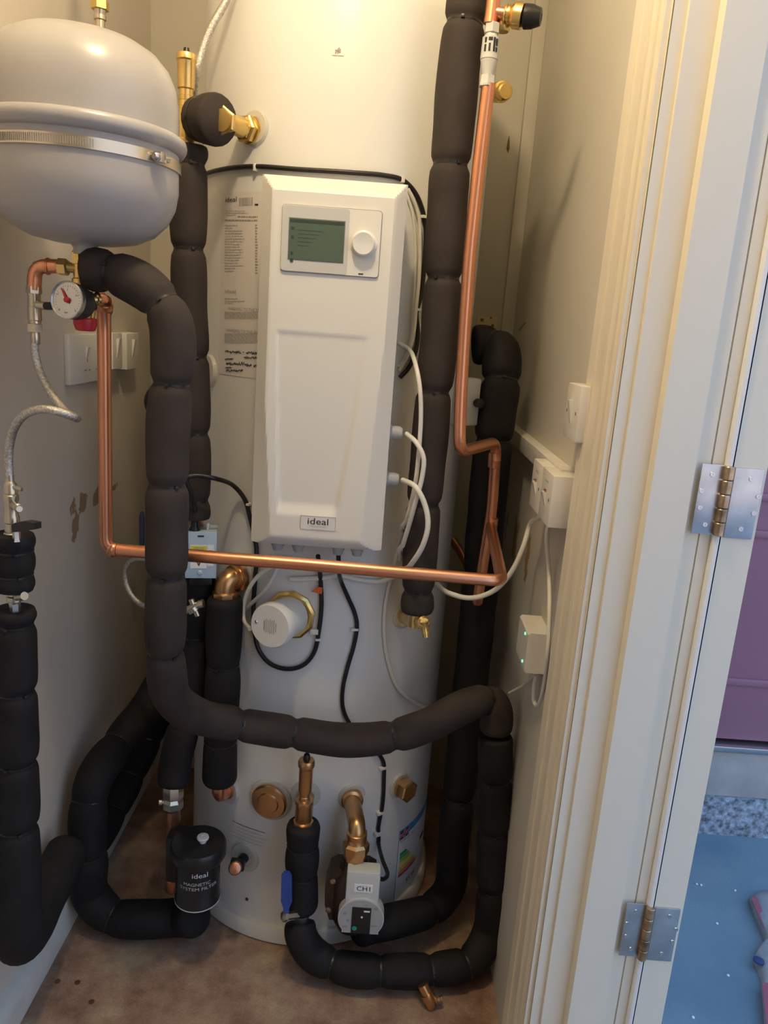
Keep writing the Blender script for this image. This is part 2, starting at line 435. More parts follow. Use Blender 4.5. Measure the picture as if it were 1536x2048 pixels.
# outside the doorway
struct(bx(.50, 5.0, -4.0, 5.0, -.06, 0).build('ground_outside', M['concrete'], loc=(2, 0, 0)), 'blue grey concrete ground outside the open door', 'ground')
OY = 1.96
zo = lambda y: P(1470, y, OY).z
struct(bx(.62, 5.0, OY, 2.6, 0, zo(1597)).build('step_outside', M['concrete_step']), 'rough speckled concrete step below the purple door', 'step')
struct(bx(.62, 5.0, OY+.006, 2.7, zo(1597), zo(1508), bev=.004).build('step_slab', M['slab']), 'smooth grey sill slab under the purple door', 'step')
struct(bx(.47, .62, 1.24, 2.7, 0, 2.6).build('wall_outside', M['slab']))
struct(bx(.62, 5.0, OY+.07, 2.7, zo(1508), 2.6).build('wall_porch', M['slab']))
struct(bx(.85, 1.9, OY-.006, OY+.07, zo(1504), zo(1493), bev=.003).build('sill_outside', M['steel']), 'bright metal threshold strip below the purple door', 'threshold')
d2 = struct(bx(.86, 1.8, OY+.02, OY+.07, zo(1486), 2.25, bev=.003).build('door_2', M['purple']), 'purple panelled door outside across the concrete yard', 'door')
for z0, z1 in ((zo(1375), zo(1060)), (zo(1000), 1.4)):
    mbp = MB()
    for a, b, c, d in ((.97, 1.68, z0, z0+.02), (.97, 1.68, z1-.02, z1), (.97, .99, z0, z1), (1.66, 1.68, z0, z1)): bx(a, b, OY+.012, OY+.021, c, d, mbp, .004)
    mbp.build('panel_moulding', M['purple'], d2)
M['bag'] = mat('bag_film', (.34, .33, .34), .45, nscale=30, namt=.15)
M['bag_red'] = mat('bag_print', (.36, .10, .14), .45)
bg = [PZ(x, y, .0) for x, y in ((1497, 1800), (1520, 1783), (1610, 1790), (1650, 2060), (1530, 2075), (1522, 1965), (1506, 1922), (1514, 1906), (1530, 1888), (1512, 1845))]
bt = thing('plastic_bag', 'crumpled pinkish bag lying on the concrete at the right edge', 'bag', tuple(bg[3]))
bm_ = MB(); ctr = sum(bg, V((0, 0, 0)))/len(bg)
bm_.rings([[p for p in bg], [p.lerp(ctr, .04)+V((0, 0, .012)) for p in bg], [p.lerp(ctr, .25)+V((0, 0, .022)) for p in bg], [p.lerp(ctr, .7)+V((0, 0, .026)) for p in bg]])
bm_.build('bag_body', M['bag'], bt, 60)
for pts in (((1502, 1797), (1512, 1792), (1536, 1850), (1528, 1858)), ((1524, 1968), (1545, 1965), (1552, 2060), (1534, 2066))):
    q4 = [PZ(x, y, .0225) for x, y in pts]; m4 = MB(); m4.rings([q4, [p+V((0, 0, .0015)) for p in q4]]); m4.build('red_print', M['bag_red'], bt, 0)
m4 = MB().lathe(PZ(1517, 1922, .022), (0, 0, 1), [(.012, 0), (.012, .003), (.009, .004)], 14); m4.build('dark_print', M['bluedark'], bt, 30)
for i, (x, y) in enumerate(((1393, 1769), (1402, 1771), (1470, 1782), (1434, 1848), (1456, 1952), (1386, 2036))):
    p = PZ(x, y, 0); m4 = MB().lathe(p, (0, 0, 1), [(.002, 0), (.0035, .001), (.003, .003), (.001, .004)], 6)
    tag(m4.build('stone_chip', M['labelw'], smooth=0), 'tiny white stone chip lying on the blue grey concrete outside', 'stone chip', 'white stone chips on the concrete')

# ---------------------------------------------------------------- hot water cylinder
cy = thing('hot_water_cylinder', 'tall white hot water cylinder standing in the middle of the cupboard', 'hot water cylinder', (CX, CY, 0))
MB().lathe((CX, CY, 0), (0, 0, 1), [(CR-.01, .028), (CR, .034), (CR, .6), (CR, 1.2), (CR, 1.9), (CR-.004, 1.95), (CR-.05, 2.0), (.12, 2.03), (0, 2.035)], 128).build('tank_casing', M['steel_white'], cy, 40)
MB().lathe((CX, CY, 0), (0, 0, 1), [(CR+.006, 0), (CR+.013, .004), (CR+.013, .034), (CR+.008, .040), (CR-.02, .040)], 128).build('base_ring', M['base_grey'], cy, 40)
def collar(x, y, rpx, m='clear', h=.006):
    p = S(x, y); r = mm(rpx, p); d = nrm(p)
    MB().lathe(p-d*.004, d, [(r, 0), (r, .004+h*.4), (r*.93, .004+h), (r*.62, .004+h), (r*.58, .004+h*.6), (0, .004+h*.6)], 36).build('port_collar', M[m], cy)
for a in ((511, 256, 33), (420, 742, 33), (484, 1150, 31), (806, 1232, 26), (541, 1599, 44), (611, 1588, 30), (703, 1592, 28), (797, 1570, 26), (491, 1713, 31), (456, 1577, 31)):
    collar(*a)
# printed information label at the left of the control panel
tL = theta(S(441, 560)); tR = theta(S(530, 560))
zt = S(470, 385).z; zb = S(470, 752).z
lab = patch(tL, tR, zb, zt, .0005).build('information_label', M['label'], cy, 60)
def ctext(body, x, y, hpx, par, m, wpx=None, slant=0):
    p = S(x, y); h = mm(hpx, p)
    p2 = S(x+(wpx or 10), y)
    w = (theta(p2)-theta(p))*CR if wpx else None
    return MB().text(body, oncyl(p, .0012, slant), w, h).build('lettering', m, par, 0)
ctext('ideal', 452, 405, 9, lab, M['ink'], 22)
bar = MB(); 
pb = S(479, 412); hb = mm(15, pb); t0 = theta(pb); t1 = theta(S(506, 412)); x = t0
while x < t1:
    w = random.choice((.0012, .002, .003, .005))
    patch(x, x+w, pb.z, pb.z+hb, .0011, bar); x += w+random.choice((.0015, .0025, .003))
bar.build('barcode', M['ink2'], lab, 0)
bar = MB(); p = S(510, 411); patch(theta(p), theta(S(517, 411)), p.z, p.z+mm(3, p), .0011, bar); bar.build('printed_dash', M['ink'], lab, 0)
def rows(items, m, hpx):
    mbr = MB()
    for x0_, x1_, y_ in items:
        xx = x0_
        while xx < x1_-1:
            w = min(random.uniform(3, 9), x1_-xx)
            p = S(xx, y_); patch(theta(p), theta(S(xx+w, y_)), p.z, p.z+mm(hpx, p), .0010, mbr); xx += w+1.2
    return mbr.build('printed_rows', m, lab, 0)
rows([(452, 490, 423), (452, 497, 427), (452, 472, 431)], M['ink3'], 1.6)
rows([(476, 516, 435), (451, 516, 442)], M['ink2'], 2.4)
rows([(451-.08*k, 451+[25, 14, 34, 34, 37, 38, 34, 32, 29, 36, 37, 33, 36, 27, 26, 38, 20, 17][k], 452+5.35*k) for k in range(18)], M['ink3'], 2.0)
rows([(511, 511+[4, 5, 3, 4, 3, 4, 4, 5, 5, 4, 4, 3, 4, 5, 5, 4, 4, 5][k], 452+5.6*k) for k in range(18)], M['ink2'], 2.2)
ctext('ideal', 451, 585, 6, lab, M['ink2'], 21)
rows([(450, 476, 598), (450, 490, 603), (450, 468, 607)], M['ink3'], 1.6)
ctext('WARNING TO THE USER', 457, 620, 6, lab, M['ink2'], 72)
rows([(450, 516, y) for y in (625, 628, 631, 634, 637)], M['ink3'], 1.8)
ctext('WARNING TO THE INSTALLER', 453, 663, 6, lab, M['ink2'], 92)
rows([(450, 516, y) for y in (668, 671, 674, 677, 680, 683, 686)], M['ink3'], 1.8)
def scribble(x0_, x1_, y_, amp):
    pts = []; n = max(4, int((x1_-x0_)*1.3))
    for i in range(n):
        pts.append(S(x0_+(x1_-x0_)*i/(n-1), y_+random.uniform(-amp, amp), .0012))
    return pts
mbs = MB()
for a, b, y_, am in ((450, 457, 702, 1.5), (459, 482, 704, 3), (486, 487.5, 704, 1), (492, 514, 706, 3), (488, 515, 715, 2.5), (450, 466, 718, 1.5), (452, 488, 727, 3.4), (489, 503, 730, 3.4), (507, 514, 732, 3), (451, 463, 735, 2), (452, 486, 741, 2.4)):
    mbs.tube(scribble(a, b, y_, am), .00055, 5)
mbs.build('handwriting', M['ink'], lab, 60)
# sample mark high up, small print low at the left, energy label low at the right
ml = MB(); p = S(670, 107); 
for i in range(5):
    for j in range(5):
        if random.random() < .6:
            a = theta(p)+i*.0065; patch(a, a+.0065, p.z+j*.0019, p.z+j*.0019+.0019, .0008, ml)
ml.build('printed_mark', M['ink2'], cy, 0)
rr = MB(); p = S(664, 111); patch(theta(p), theta(S(688, 111)), p.z, p.z+.0008, .0008, rr); rr.build('printed_line', M['ink2'], cy, 0)
mb = MB(); p = S(466, 1632)
for i, (w, g) in enumerate(((66, 0), (60, 1), (70, 1), (64, 1), (58, 1))):
    q = S(466, 1634+i*7); q2 = theta(S(466+w, 1634+i*7))
    patch(theta(q), q2, q.z-.010, q.z-.010+.0012, .0008, mb)
    if i == 0: mb.build('printed_line', M['ink'], cy, 0); mb = MB()
mb.build('printed_lines', M['ink3'], cy, 0)
MB().lathe(S(494, 1798), nrm(S(494, 1798)), [(.004, -.002), (.004, .0015), (.002, .0025)], 10).build('rivet', M['knot'], cy)
eT0 = theta(S(796, 1690)); eT1 = eT0+.62
ez1 = S(800, 1662).z; ez0 = S(786, 1812).z; eh = ez1-ez0
en = patch(eT0, eT1, ez0, ez1, .0006).build('energy_label', M['labelw'], cy, 60)
def ep(a, b, c, d, eps, m, name):
    patch(eT0+(eT1-eT0)*a, eT0+(eT1-eT0)*b, ez0+eh*c, ez0+eh*d, eps).build(name, M[m], en, 0)
ep(0, .012, 0, 1, .001, 'hdr', 'label_border'); ep(0, 1, .985, 1, .001, 'hdr', 'label_border')
ep(.22, .95, .90, .985, .001, 'hdr', 'label_header')
ep(.02, .21, .87, .985, .001, 'flag_b', 'flag')
for a, b, c, d, m in ((.095, .135, .87, .985, 'labelw'), (.02, .21, .91, .945, 'labelw'), (.105, .125, .87, .985, 'red'), (.02, .21, .918, .937, 'red')): ep(a, b, c, d, .0014 if m == 'labelw' else .0018, m, 'flag_cross')
fm = MB()
for s_ in (1, -1):
    for e_ in (-1, 1):
        pts = []
        for k in range(2):
            pass
        a0 = .115+.02*e_; fm.tube([cyl(eT0+(eT1-eT0)*(a0), ez0+eh*(.928+.018*s_), .0018), cyl(eT0+(eT1-eT0)*(.115+.09*e_), ez0+eh*(.928+.055*s_), .0018)], .0007, 5)
fm.build('flag_diagonal', M['red'], en, 0)
pq = cyl(eT0+.03*(eT1-eT0), ez0+eh*.835, 0)
MB().text('energy label', oncyl(pq, .0012), .075, .005).build('lettering', M['hdr'], en, 0)
for i in range(7):
    L_ = .16+.055*i
    y1 = .69-.048*i
    tA = lambda a: eT0+(eT1-eT0)*a
    mbe = patch(tA(.05), tA(.05+L_*.82), ez0+eh*(y1-.042), ez0+eh*y1, .0012)
    c3 = [mbe.bm.verts.new(cyl(tA(a), ez0+eh*b, .0012)) for a, b in ((.05+L_*.82, y1-.042), (.05+L_, y1-.021), (.05+L_*.82, y1))]
    mbe.bm.faces.new(c3); mbe.build('energy_band', M['en%d' % i], en, 0)
ep(.62, .80, .56, .61, .0012, 'ink', 'rating_arrow')
ep(.05, .95, .235, .238, .001, 'ink3', 'label_rule'); ep(.42, .424, .02, .32, .001, 'ink3', 'label_rule')
MB().text('55 W', oncyl(S(810, 1766), .0012), .048, .013).build('lettering', M['ink'], en, 0)
MB().text('199 L', oncyl(S(806, 1799), .0012), .052, .013).build('lettering', M['ink'], en, 0)

# ---------------------------------------------------------------- control panel on the cylinder
PY = 1.335; pxl, pxr = -.232, .008; pzb, pzt = .961, 1.589
cp = thing('control_panel', 'white plastic heating control panel with green display on the cylinder', 'control panel', ((pxl+pxr)/2, PY, pzb))
def sst(a, b, x):
    t = min(1, max(0, (x-a)/(b-a))); return t*t*(3-2*t)
def lerpk(x, ks):
    for (a, va), (b, vb) in zip(ks, ks[1:]):
        if x <= b: return va+(vb-va)*max(0, (x-a)/(b-a))
    return ks[-1][1]
W_, H_ = pxr-pxl, pzt-pzb
def pdepth(u, t):                       # u across from left in metres, t down from top in metres
    lw_ = lerpk(t, [(0, .021), (.38, .021), (.63, .040)]); rw_ = lerpk(t, [(0, .018), (.25, .020), (.63, .041)])
    d = 0
    d = min(d, -.024*(1-u/lw_) if u < lw_ else 0, -.024*(1-(W_-u)/rw_) if W_-u < rw_ else 0)
    d = min(d, -.022*(1-t/.024) if t < .024 else 0)
    if H_-t < .02: d = min(d, -.016*(1-(H_-t)/.02)**1.5)
    # scooped field
    ta, tb_, tc_ = .248, .545, .572
    if ta < t < tc_:
        ul = lerpk(t, [(.24, .034), (.57, .047)]); ur = lerpk(t, [(.24, .196), (.40, .183), (.57, .160)])
        dep = lerpk(t, [(ta, 0), (ta+.006, .0022), (tb_, .0085), (tc_, 0)])
        if t > tb_: dep = .0085*(1-sst(tb_, tc_, t))
        wl, wr = .005, .016
        d = min(d, 0)-dep*sst(ul, ul+wl, u)*(1-sst(ur-wr, ur, u))
    return d
pm = MB()
NU, NV = 72, 170
us = [W_*i/NU for i in range(NU+1)]; ts = [H_*j/NV for j in range(NV+1)]
g = [[pm.bm.verts.new((pxl+u, PY-pdepth(u, t), pzt-t)) for u in us] for t in ts]
for j in range(NV):
    for i in range(NU): pm.bm.faces.new((g[j][i], g[j+1][i], g[j+1][i+1], g[j][i+1]))
bd = [g[0][i] for i in range(NU+1)]+[g[j][NU] for j in range(1, NV+1)]+[g[NV][i] for i in range(NU-1, -1, -1)]+[g[j][0] for j in range(NV-1, 0, -1)]
bk = [pm.bm.verts.new((v.co.x, PY+.062, v.co.z)) for v in bd]
for i in range(len(bd)):
    j = (i+1) % len(bd); pm.bm.faces.new((bd[i], bd[j], bk[j], bk[i]))
pm.bm.faces.new(bk)
pm.build('front_cover', M['panel'], cp, 22)
bx(pxl+.012, pxr-.004, PY+.06, 1.4535, pzb+.008, pzt-.012, bev=.004).build('rear_housing', M['grey_lt'], cp)
# display unit
dTL = P(565, 407, PY); dBR = P(757, 557, PY)
dx0, dx1, dz0, dz1 = dTL.x, dBR.x, dBR.z, dTL.z
def rrect(x0, x1, z0, z1, r, n=6):
    o = []
    for cx_, cz_, a0 in ((x1-r, z1-r, 0), (x0+r, z1-r, 90), (x0+r, z0+r, 180), (x1-r, z0+r, 270)):
        for k in range(n+1):
            a = math.radians(a0+90*k/n); o.append((cx_+r*math.cos(a), cz_+r*math.sin(a)))
    return o
EX, EZ = V((1, 0, 0)), V((0, 0, 1))
du = MB().prism(rrect(dx0, dx1, dz0, dz1, .006), (0, PY+.0005, 0), EX, EZ, (0, -.0012, 0)).build('display_gap', M['ink2'], cp)
bez = MB().prism(rrect(dx0+.0012, dx1-.0012, dz0+.0012, dz1-.0012, .005), (0, PY, 0), EX, EZ, (0, -.0035, 0)).build('display_bezel', M['panel'], cp, 30)
xs_ = P(700, 430, PY).x
MB().prism(rrect(dx0+.002, xs_, dz0+.002, dz1-.002, .0045), (0, PY-.0030, 0), EX, EZ, (0, -.0012, 0)).build('display_fascia', M['grey_lt'], bez)
a = P(580, 436, PY); b = P(686, 526, PY)
MB().prism([(a.x-.001, b.z-.001), (b.x+.001, b.z-.001), (b.x+.001, a.z+.001), (a.x-.001, a.z+.001)], (0, PY-.004, 0), EX, EZ, (0, -.0006, 0)).build('screen_edge', M['ink2'], bez)
scr = MB().prism([(a.x, b.z), (b.x, b.z), (b.x, a.z), (a.x, a.z)], (0, PY-.0042, 0), EX, EZ, (0, -.0012, 0)).build('display_screen', M['screen'], cp)
dm = MB()
dm.box(((a.x+b.x)/2, PY-.0054, a.z-.004), (b.x-a.x-.002, .0004, .005))
for xx, zz, w in ((.006, .016, .005), (.006, .030, .004), (.006, .055, .004), (.006, .066, .005)): dm.box((a.x+xx, PY-.0054, a.z-zz), (w, .0004, .005))
for k in range(5): dm.box((a.x+.036-.003*k, PY-.0054, a.z-.018-.006*k), (.04-.005*k, .0004, .0008))
dm.build('screen_symbols', M['lcd_dark'], scr, 0)
kp = P(727, 488, PY-.008)
MB().lathe((kp.x, PY-.003, kp.z), (0, -1, 0), [(.0215, 0), (.0215, .003), (.0195, .004), (.0190, .013), (.0170, .0155), (.014, .015), (0, .0135)], 40).build('dial_knob', M['panel2'], cp)
p = P(712, 550, PY); MB().box((p.x+.008, PY-.0038, p.z+.002), (.008, .001, .0018)).build('display_latch', M['ink'], cp)
# badge
p = P(636, 1046, PY); bw, bh = .0315, .0125
bq = MB().prism(rrect(p.x-bw, p.x+bw, p.z-bh, p.z+bh, .002), (0, PY+.001, 0), EX, EZ, (0, -.0022, 0)).build('logo_badge', M['panel2'], cp)
br_ = MB()
for k, (x0_, x1_, z0_, z1_) in enumerate(((-bw, bw, bh-.0005, bh), (-bw, -bw+.0005, -bh, bh), (bw-.0005, bw, -bh, bh), (-bw*.4, bw*.4, -bh, -bh+.0005))):
    br_.box((p.x+(x0_+x1_)/2, PY-.0014, p.z+(z0_+z1_)/2), (x1_-x0_, .0004, z1_-z0_))
br_.build('badge_outline', M['ink2'], bq, 0)
MB().text('ideal', flat((p.x, PY-.0014, p.z-.0025), EX, EZ, (0, -1, 0)), .037, .0115, 'C').build('lettering', M['ink'], bq, 0)
MB().text('HEATING', flat((p.x, PY-.0014, p.z-.0078), EX, EZ, (0, -1, 0)), .029, .0026, 'C').build('lettering', M['ink3'], bq, 0)
# glands
for x in (555, 596, 676, 714):
    q = P(x, 1104, PY+.035)
    MB().lathe((q.x, PY+.035, pzb+.004), (0, 0, -1), [(.0125, 0), (.0125, .010), (.0105, .014), (.0085, .021), (.006, .022)], 18).build('cable_gland', M['grey'], cp)
GL = []
for x, y in ((797, 866), (791, 959)):
    q = P(x, y, PY+.05)
    MB().lathe((pxr-.004, PY+.05, q.z), (1, 0, 0), [(.014, 0), (.014, .006), (.0125, .008), (.0125, .020), (.010, .026), (.006, .028)], 18).build('cable_gland', M['grey'], cp)
    GL.append(V((pxr+.022, PY+.05, q.z)))

# ---------------------------------------------------------------- expansion vessel
VX, VY = -.466, 1.2
ve = thing('expansion_vessel', 'large light grey expansion vessel hung high on the left wall', 'expansion vessel', (VX, VY, 1.43))
MB().lathe((VX, VY, 0), (0, 0, 1), [(0, 1.729), (.03, 1.728), (.06, 1.724), (.085, 1.717), (.105, 1.706), (.120, 1.690), (.1295, 1.670), (.1338, 1.648), (.1345, 1.625), (.1345, 1.600)][::-1], 72).build('upper_shell', M['grey_vessel'], ve, 50)
MB().lathe((VX, VY, 0), (0, 0, 1), [(.1345, 1.604), (.140, 1.603), (.1445, 1.600), (.146, 1.594), (.1455, 1.589), (.142, 1.583), (.1355, 1.580)][::-1], 72).build('rim', M['grey_vessel'], ve, 60)
MB().lathe((VX, VY, 0), (0, 0, 1), [(.0165, 1.432), (.0165, 1.441), (.020, 1.446), (.045, 1.4475), (.075, 1.453), (.100, 1.465), (.119, 1.484), (.130, 1.506), (.1345, 1.530), (.1345, 1.582)], 72).build('lower_shell', M['grey_vessel'], ve, 60)
br = MB(); br.box((XL+.03, VY, 1.572), (.06, .06, .02), .003); br.box((XL+.004, VY, 1.6), (.008, .09, .16), .002); br.build('wall_bracket', M['steel'], ve)
bc = thing('band_clamp', 'slotted steel band clamp strapped round the grey expansion vessel', 'clamp', (VX, VY, 1.56))
MB().lathe((VX, VY, 0), (0, 0, 1), [(.1349, 1.556), (.1375, 1.556), (.1375, 1.571), (.1349, 1.571), (.1349, 1.556)], 72, None, 0, False).build('steel_band', M['nickel'], bc)
sl = MB()
for k in range(46):
    a = math.radians(-120+1.25*k); c = V((VX+.1377*math.cos(a), VY+.1377*math.sin(a), 1.5635))
    sl.box(c, (.0006, .0011, .010), 0, (V((math.cos(a), math.sin(a), 0)), V((-math.sin(a), math.cos(a), 0)), EZ))
sl.build('band_slots', M['ink2'], bc, 0)
p = P(349, 334, 1.13); a = V((p.x-VX, p.y-VY, 0)).normalized(); c = V((VX, VY, 1.5635))+a*.143
sc = MB(); t_ = V((-a.y, a.x, 0)); sc.box(c, (.012, .012, .014), .002, (a, t_, EZ)); sc.lathe(c-t_*.014, t_, [(.004, 0), (.006, .003), (.006, .008), (.004, .012), (.004, .03)], 12)
sc.build('clamp_screw', M['steel'], bc)
# brass fitting behind the top of the vessel
p = P(200, 20, 1.46)
cf = thing('compression_fitting', 'brass compression fitting showing above the grey expansion vessel', 'pipe fitting', (p.x, p.y, 1.70))
MB().vlathe(p.x, p.y, [(-40, 13), (2, 13), (3, 18), (20, 18), (21, 14)], 6).build('hexagon_nut', M['brass'], cf, 20)
MB().tube([(p.x, p.y, zat(p.x, p.y, 5)), (p.x, p.y, ZC)], .009, 16).build('riser_pipe', M['copper'], cf)
MB().vlathe(p.x, p.y, [(20, 12), (30, 10), (31, 12), (40, 12), (41, 9), (120, 9)], 20).build('stem', M['nickel'], cf)

# ---------------------------------------------------------------- foam lagged pipes
def lagged(name, label, path, R, ties, rtop=None, ends=(1, 1), n=12, group=None, copper_end=None, pinch=.16, seg=22, flare=.0, Rend=None, m='foam'):
    pts = resample(spline(path, n), .006)
    L = [0]
    for a, b in zip(pts, pts[1:]): L.append(L[-1]+(b-a).length)
    tot = L[-1]
    tp = []
    for t in ties:
        if isinstance(t, tuple):
            best = min(range(len(pts)), key=lambda i: (proj(pts[i])[0]-t[0])**2+(proj(pts[i])[1]-t[1])**2); tp.append(L[best])
        else: tp.append(t*tot)
    tp.sort()
    rr = []
    marks = [-.02]+tp+[tot+.02]
    ph = random.uniform(0, 9)
    for i, s_ in enumerate(L):
        base = R if Rend is None else R+(Rend-R)*s_/tot
        f = 1.0
        for t in tp:
            dd_ = abs(s_-t); f -= pinch*math.exp(-(dd_/.007)**2)+.055*math.exp(-(dd_/.024)**2)
        f += .015*math.sin(s_*55+ph)
        if s_ < .008: f *= .90+.10*s_/.008
        if tot-s_ < .008: f *= .90+.10*(tot-s_)/.008
        rr.append(base*f)
    o = thing(name, label, 'insulated pipe', tuple(min(pts, key=lambda q: q.z)), group)
    MB().tube(pts, rr, seg).build('foam_lagging', M[m], o, 70)
    for t in tp:
        i = min(range(len(L)), key=lambda k: abs(L[k]-t)); i = max(1, min(len(pts)-2, i))
        d = (pts[i+1]-pts[i-1]).normalized(); r = rr[i]*1.045
        mbt = MB().lathe(pts[i]-d*.002, d, [(r*.9, 0), (r, .0004), (r, .0036), (r*.9, .004)], 22)
        u = (CAM-pts[i]); u = (u-d*u.dot(d)).normalized()
        u = (u+d.cross(u)*random.uniform(-.7, .7)).normalized()
        mbt.box(pts[i]+u*(r+.001), (.006, .005, .005), .0008, (d.cross(u), u, d))
        mbt.build('cable_tie', M['tie'], o, 40)
    return o, pts, rr
pY = 1.42
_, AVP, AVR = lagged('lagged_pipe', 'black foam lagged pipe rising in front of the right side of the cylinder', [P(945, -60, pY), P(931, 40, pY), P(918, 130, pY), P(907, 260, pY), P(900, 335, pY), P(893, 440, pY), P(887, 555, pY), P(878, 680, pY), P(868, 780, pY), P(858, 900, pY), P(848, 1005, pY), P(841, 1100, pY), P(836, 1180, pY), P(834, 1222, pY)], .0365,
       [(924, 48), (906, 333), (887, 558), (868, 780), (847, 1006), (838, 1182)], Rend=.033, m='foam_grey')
# left pipe behind, below the brass air vent
bY = 1.47
lagged('lagged_pipe', 'black foam lagged pipe standing against the left of the cylinder below the air vent', [P(378, 292, bY), P(377, 400, bY), P(377, 497, bY), P(379, 600, bY), P(385, 710, bY), P(388, 800, bY), P(390, 870, bY), P(391, 960, bY), P(392, 1036, bY)], .0345,
       [(377, 326), (377, 497), (384, 712), (390, 868), (391, 1002)], Rend=.029, m='foam_grey')
# long pipe: from the gauge manifold, down, across the cylinder and down at the right
H = [P(180, 540, 1.20), P(205, 541, 1.195), P(255, 556, 1.19), P(308, 590, 1.185), P(340, 640, 1.18), P(347, 700, 1.18), P(342, 770, 1.18), P(336, 870, 1.18), P(335, 970, 1.18), P(334, 1060, 1.18), P(333, 1150, 1.18), P(331, 1250, 1.185), P(332, 1330, 1.20), P(345, 1395, 1.24), P(395, 1432, 1.30), P(475, 1448, 1.35), P(590, 1466, 1.37), P(690, 1480, 1.375), P(785, 1472, 1.375), P(860, 1448, 1.39), P(930, 1412, 1.41), P(980, 1400, 1.43), P(993, 1428, 1.435), P(991, 1462, 1.435)]
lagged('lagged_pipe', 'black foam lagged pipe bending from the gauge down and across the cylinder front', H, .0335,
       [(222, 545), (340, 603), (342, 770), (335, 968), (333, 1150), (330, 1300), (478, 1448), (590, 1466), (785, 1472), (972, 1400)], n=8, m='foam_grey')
# right riser and floor loop to the blue lever valve
B = [P(991, 1472, 1.435), P(990, 1540, 1.43), P(987, 1612, 1.43), P(986, 1700, 1.43), P(984, 1790, 1.42), PZ(978, 1860, .10), PZ(945, 1920, .055), PZ(880, 1938, .045), PZ(780, 1942, .045), PZ(690, 1936, .045), PZ(628, 1910, .06), P(602, 1870, 1.36), P(600, 1845, 1.37)]
lagged('lagged_pipe', 'black foam lagged pipe looping along the floor to the blue lever valve', B, .0365,
       [(990, 1560), (987, 1660), (985, 1775), (930, 1925), (860, 1940), (760, 1942), (665, 1930)], Rend=.034)
# lagging between the lower air vent and the blue lever valve
lY = 1.38
lagged('lagged_pipe', 'short black foam lagged pipe between the lower air vent and the blue lever', [P(607, 1648, lY), P(605, 1700, lY), P(603, 1760, lY), P(602, 1815, lY)], .0355, [(606, 1690), (604, 1745)], pinch=.06)
# wide pipe in the gap at the right, down to the pump
C = [P(948, 690, 1.70), P(968, 690, 1.70), P(998, 700, 1.68), P(1003, 745, 1.65), P(990, 850, 1.63), P(975, 1000, 1.63), P(962, 1150, 1.63), P(948, 1300, 1.63), P(932, 1450, 1.63), P(916, 1600, 1.61), P(906, 1700, 1.58), P(899, 1775, 1.555), P(862, 1818, 1.49), P(800, 1838, 1.445), P(740, 1852, 1.415), P(716, 1860, 1.395)]
lagged('lagged_pipe', 'wide black foam lagged pipe in the gap between cylinder and right wall', C, .043,
       [(985, 690), (1000, 760), (985, 880), (962, 1150), (916, 1600), (860, 1822)], Rend=.036)
# left floor loop: from behind, down the outside, across the floor to the filter
E_ = [P(345, 1330, 1.75), P(290, 1420, 1.68), P(235, 1490, 1.58), P(188, 1560, 1.49), P(176, 1630, 1.46), P(178, 1720, 1.45), PZ(182, 1790, .085), PZ(225, 1832, .05), PZ(300, 1838, .05), PZ(360, 1834, .045), P(392, 1836, 1.42)]
lagged('lagged_pipe', 'black foam lagged pipe looping round the floor left of the filter', E_, .041, [(235, 1490), (180, 1600), (178, 1705), (225, 1832)], Rend=.040, pinch=.08)
# left front riser running back along the wall above the skirting
fX = -.585
lagged('lagged_pipe', 'black foam lagged pipe at the far left, running back above the skirting', [P(30, 1218, 1.12), P(30, 1350, 1.12), P(32, 1500, 1.12), P(33, 1640, 1.12), V((-.570, 1.115, .335)), V((-.575, 1.125, .275)), V((-.585, 1.180, .243)), V((-.594, 1.28, .243)), V((-.596, 1.385, .258))], .0325,
       [(30, 1245), (30, 1380), (32, 1520), (33, 1650)], Rend=.043)
lagged('lagged_pipe', 'short black foam lagging below the black lever valve at far left', [P(28, 1068, 1.12), P(28, 1110, 1.12), P(28, 1150, 1.12), P(28, 1178, 1.12)], .032, [(28, 1100), (28, 1148)], pinch=.1)
# pipe under the motor valve
G = [P(398, 1150, 1.50), P(395, 1250, 1.50), P(385, 1350, 1.49), P(368, 1450, 1.47), P(352, 1520, 1.46), P(347, 1568, 1.45)]
lagged('lagged_pipe', 'black foam lagged pipe under the pale blue motor valve', G, .034, [(393, 1270), (368, 1450)])
lagged('lagged_pipe', 'black foam lagged pipe between the gold elbow and the copper elbow', [P(450, 1196, 1.458), P(447, 1300, 1.458), P(444, 1400, 1.458), P(441, 1480, 1.458), P(439, 1562, 1.458)], .0365, [(447, 1330), (441, 1480)], pinch=.05)
# dark pipe behind at the left
lagged('lagged_pipe', 'black foam lagged pipe in the dark corner behind the left floor loop', [P(345, 1330, 1.87), P(312, 1430, 1.83), P(270, 1530, 1.77), P(228, 1620, 1.68), P(190, 1690, 1.585)], .046, [.4, .6, .8], Rend=.034, pinch=.08)

